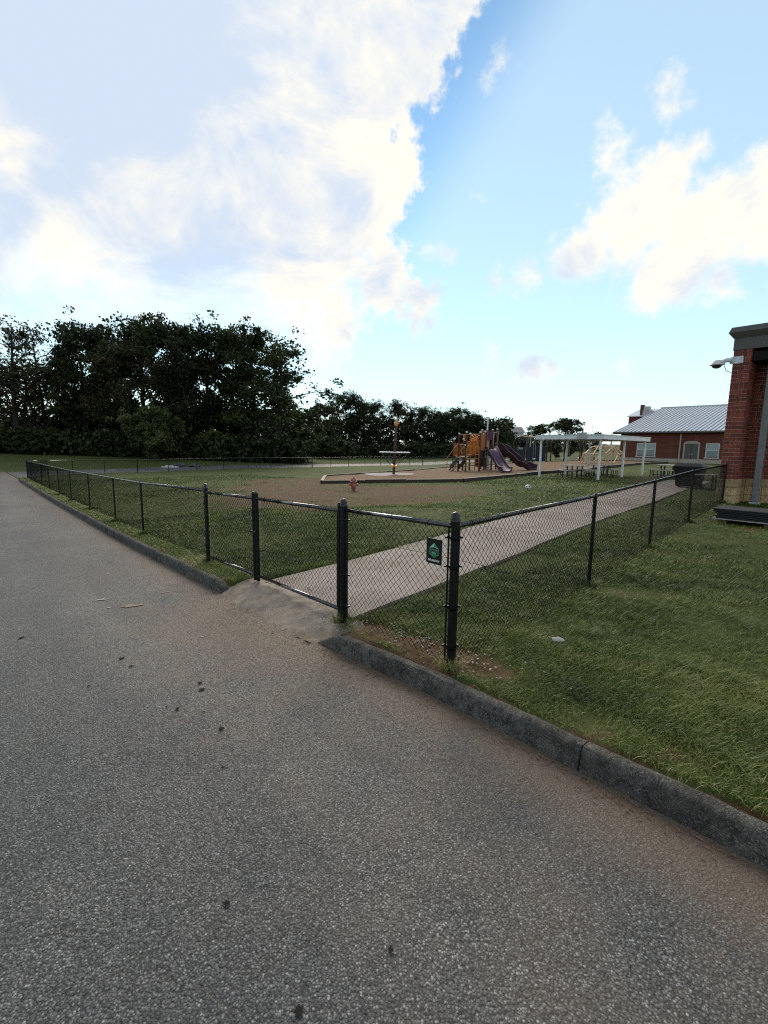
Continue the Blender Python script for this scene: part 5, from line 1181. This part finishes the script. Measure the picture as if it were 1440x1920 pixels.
# dense undergrowth that closes the wood behind the trunks
rn = np.random.default_rng(21); Qs = []; Ts = []
for (px0, px1, Y0, Y1, h0, n_) in ((-160, 130, 73, 84, 5.0, 330), (130, 535, 73, 84, 7.5, 520), (520, 960, 106, 120, 8.5, 560), (-160, 570, 63.5, 68, 3.0, 560), (540, 960, 98, 104, 2.4, 260), (930, 1120, 120, 132, 4.0, 150)):
    for i in range(n_):
        px = rn.uniform(px0, px1); Y = rn.uniform(Y0, Y1); c = gp(px, Y); hh = h0*rn.random()**.8; r_ = rn.uniform(.8, 1.7)
        Q = leaf_cloud(c+(0, 0, hh), (r_, r_, r_*.8), 46, .62, rn); Qs.append(Q); Ts.append(np.clip(rn.random(len(Q))*.5+rn.random()*.25, 0, 1))
Q = np.concatenate(Qs); ug = npmesh('undergrowth', Q.reshape(-1, 3), np.arange(len(Q)*4).reshape(-1, 4), 'leaf', None, 'stuff', {'tint': np.repeat(np.concatenate(Ts), 4)}); ug['label'] = 'dark undergrowth filling the wood behind the trees'; ug['category'] = 'undergrowth'

# ================================================================== GRASS AND LITTER
def project(X, Y, Z):
    p = np.stack([X, Y, Z], 1)-CAM; dep = p@fw; return 720+F*(p@rt)/dep, 960-F*(p@up)/dep, dep
def scatter_grass():
    rn = np.random.default_rng(5); out = []
    #            s-range    t-range   count
    for (s0, s1, t0, t1, n_) in ((-4.2, 1.4, -.14, 1.6, 120000), (-5, 1.2, 1.4, 4.5, 130000), (-6, 2, 4.4, 10, 90000), (1.2, 6, -.30, 3, 52000), (3.5, 40, -.30, .34, 60000), (3, 12, 0.3, 9, 90000), (-3, 9, 3, 15, 50000), (-8, 1.5, 9, 17, 40000), (5, 22, 2, 26, 70000), (8, 34, .3, 14, 60000), (3, 14, 14, 30, 30000)):
        s = rn.uniform(s0, s1, n_); t = rn.uniform(t0, t1, n_); x = C0[0]+ES[0]*s+ET[0]*t; y = C0[1]+ES[1]*s+ET[1]*t
        keep = (t > kerb_t(s)-.012+.05*(vnoise(s, t*0, 7, 4)-.3)) & ~((np.abs(s-path_c(t)) < PATH_W-.03+.05*vnoise(x, y, 5, 12)) & (t < 27)) & ~((s > 1.4) & (s < 3.7) & (t < .16)) & ~inpoly(x, y, BEDW)
        so = soil(x, y); keep &= rn.random(n_) > np.clip((so-.16)*2.6, 0, np.where(np.hypot(x, y) > 9, .94, .965))
        x, y, s, t = x[keep], y[keep], s[keep], t[keep]; u_, v_, dep = project(x, y, zt(x, y)); k2 = (u_ > -60) & (u_ < 1520) & (v_ < 2000) & (dep > .4)
        out.append(np.stack([x[k2], y[k2]], 1))
    n_lawn = sum(len(o) for o in out)
    for p in [P(0, 0), GR]+list(RP[1:])+[P(q, TL) for q in S_L[:6]]:              # uncut tufts round the post feet
        a_ = rn.uniform(0, 6.28, 170); r_ = .035+.10*rn.random(170)**1.4; out.append(np.stack([p[0]+r_*np.cos(a_), p[1]+r_*np.sin(a_)], 1))
    p = np.concatenate(out); x, y = p[:, 0], p[:, 1]; n_ = len(p); dist = np.hypot(x, y)
    s, t = ST(x, y)
    tuft = vnoise(x, y, 3.2, 2)*.6+vnoise(x, y, 9, 3)*.4
    h = (.027+.052*tuft**1.8)*(.4+1.2*rn.random(n_)**1.3)*np.where(rn.random(n_) > .985, 1.6, 1.0)*np.where(t < .3, .75, 1.0); w = np.maximum(.0036, .00085*dist)*(.6+.8*rn.random(n_))
    h = np.where(dist > 9, h*.8, h); h[n_lawn:] = rn.uniform(.05, .15, n_-n_lawn)
    az = rn.uniform(0, 6.28, n_); ln = h*(.45+1.3*rn.random(n_)); z = zt(x, y)+(vnoise(x, y, 1.6, 1)-.5)*.03
    dx, dy = np.cos(az), np.sin(az); px_, py_ = -dy, dx
    def pt(f, wf, lf): return np.stack([x+dx*ln*lf+px_*w*wf, y+dy*ln*lf+py_*w*wf, z-.006+h*f], 1)
    V = np.stack([pt(0, -.5, 0), pt(0, .5, 0), pt(.62, .38, .38), pt(.62, -.38, .38), pt(1-.12*(ln/h)*.5, 0, 1.0)], 1)
    base = np.arange(n_)[:, None]*5
    Fa = np.concatenate([base+np.array([[0, 1, 2]]), base+np.array([[0, 2, 3]]), base+np.array([[3, 2, 4]])])
    yel = np.exp(-((s+1.9)/1.3)**2-((t-1.0)/.7)**2)*.18+np.exp(-((s+.3)/1.0)**2-((t-.9)/.5)**2)*.12
    tint = np.clip(.42*vnoise(x, y, 1.1, 5)+.24*vnoise(x, y, 5, 9)+.42*rn.random(n_)-.09+yel+np.where(t < .15, np.where(s > 4, .22, .08), 0)+np.where(rn.random(n_) > .955, .4, 0), 0, 1)
    tint = np.clip(tint+np.clip(soil(x, y)-.12, 0, .5)*.8, 0, 1)
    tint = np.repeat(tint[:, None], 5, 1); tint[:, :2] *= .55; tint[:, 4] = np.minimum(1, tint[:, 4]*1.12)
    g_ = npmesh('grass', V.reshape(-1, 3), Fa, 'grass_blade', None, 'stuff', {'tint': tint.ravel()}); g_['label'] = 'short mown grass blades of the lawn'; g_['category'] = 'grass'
scatter_grass()
# pebbles, dead leaves and straw
def litter():
    rn = np.random.default_rng(9); peb = MB(); lf = MB()
    ico = bmesh.new(); bmesh.ops.create_icosphere(ico, subdivisions=1, radius=1); iv = np.array([v_.co[:] for v_ in ico.verts]); iff = [tuple(x.index for x in f_.verts) for f_ in ico.faces]; ico.free()
    for (s0, t0, ss_, st2, n_, r_) in ((.25, .22, .5, .16, 90, .011), (.85, .30, .3, .12, 70, .012), (-.25, .25, .3, .2, 40, .010), (1.65, -.22, .2, .12, 50, .010), (-.15, 3.1, .25, .2, 30, .01), (1.6, -.05, .25, .1, 30, .009)):
        for _ in range(n_):
            s, t = rn.normal(s0, ss_), rn.normal(t0, st2); p = P(s, t); z = float(zt(*p)) if t > float(kerb_t(s)) else road_z(*p)
            if float(kerb_t(s))-.13 < t < float(kerb_t(s))+.03: continue
            r2 = r_*rn.uniform(.4, 1.3); peb.quadmesh(np.array([p[0], p[1], z+r2*.3])+iv*np.array([1, rn.uniform(.6, 1), .6])*r2*(1+.2*rn.normal(size=(len(iv), 1))), iff)
    o = peb.build('pebbles', 'stone_pale', None, False, 'stuff'); o['label'] = 'loose pale pebbles on the bare soil'; o['category'] = 'pebbles'
    def flake(p, z, L, w, a_, up_=0.0):
        d = np.array([math.cos(a_), math.sin(a_), 0]); n2 = np.array([-d[1], d[0], 0]); c = np.array([p[0], p[1], z])
        lf.quadmesh([c-d*L/2, c-n2*w/2+(0, 0, up_), c+d*L/2, c+n2*w/2+(0, 0, up_*.5)], [(0, 1, 2, 3)])
    for _ in range(520):                                     # straw and clippings in the gutter
        s = rn.uniform(-3.0, 1.6) if rn.random() < .75 else rn.uniform(3.5, 9); t = float(kerb_t(s))-.135-abs(rn.normal(0, .05)); p = P(s, t)
        flake(p, road_z(*p)+.006, rn.uniform(.02, .09), rn.uniform(.002, .005), rn.uniform(0, 3.14), .004)
    for _ in range(150):                                     # dead leaf bits
        s = rn.uniform(-2.6, 3.9); t = float(kerb_t(s))-.14-abs(rn.normal(0, .09)); p = P(s, t); flake(p, road_z(*p)+.008, rn.uniform(.012, .035), rn.uniform(.008, .02), rn.uniform(0, 3.14), .008)
    for _ in range(150):
        t = abs(rn.normal(1.8, 1.3))+.3; s = float(path_c(t))+rn.normal(0, .35); p = P(s, t); flake(p, float(zt(*p))+.024, rn.uniform(.015, .05), rn.uniform(.008, .02), rn.uniform(0, 3.14), .01)
    o = lf.build('plant_litter', 'pallet_wood', None, False, 'stuff'); o['label'] = 'dry straw and dead leaf bits in the gutter'; o['category'] = 'litter'
litter()
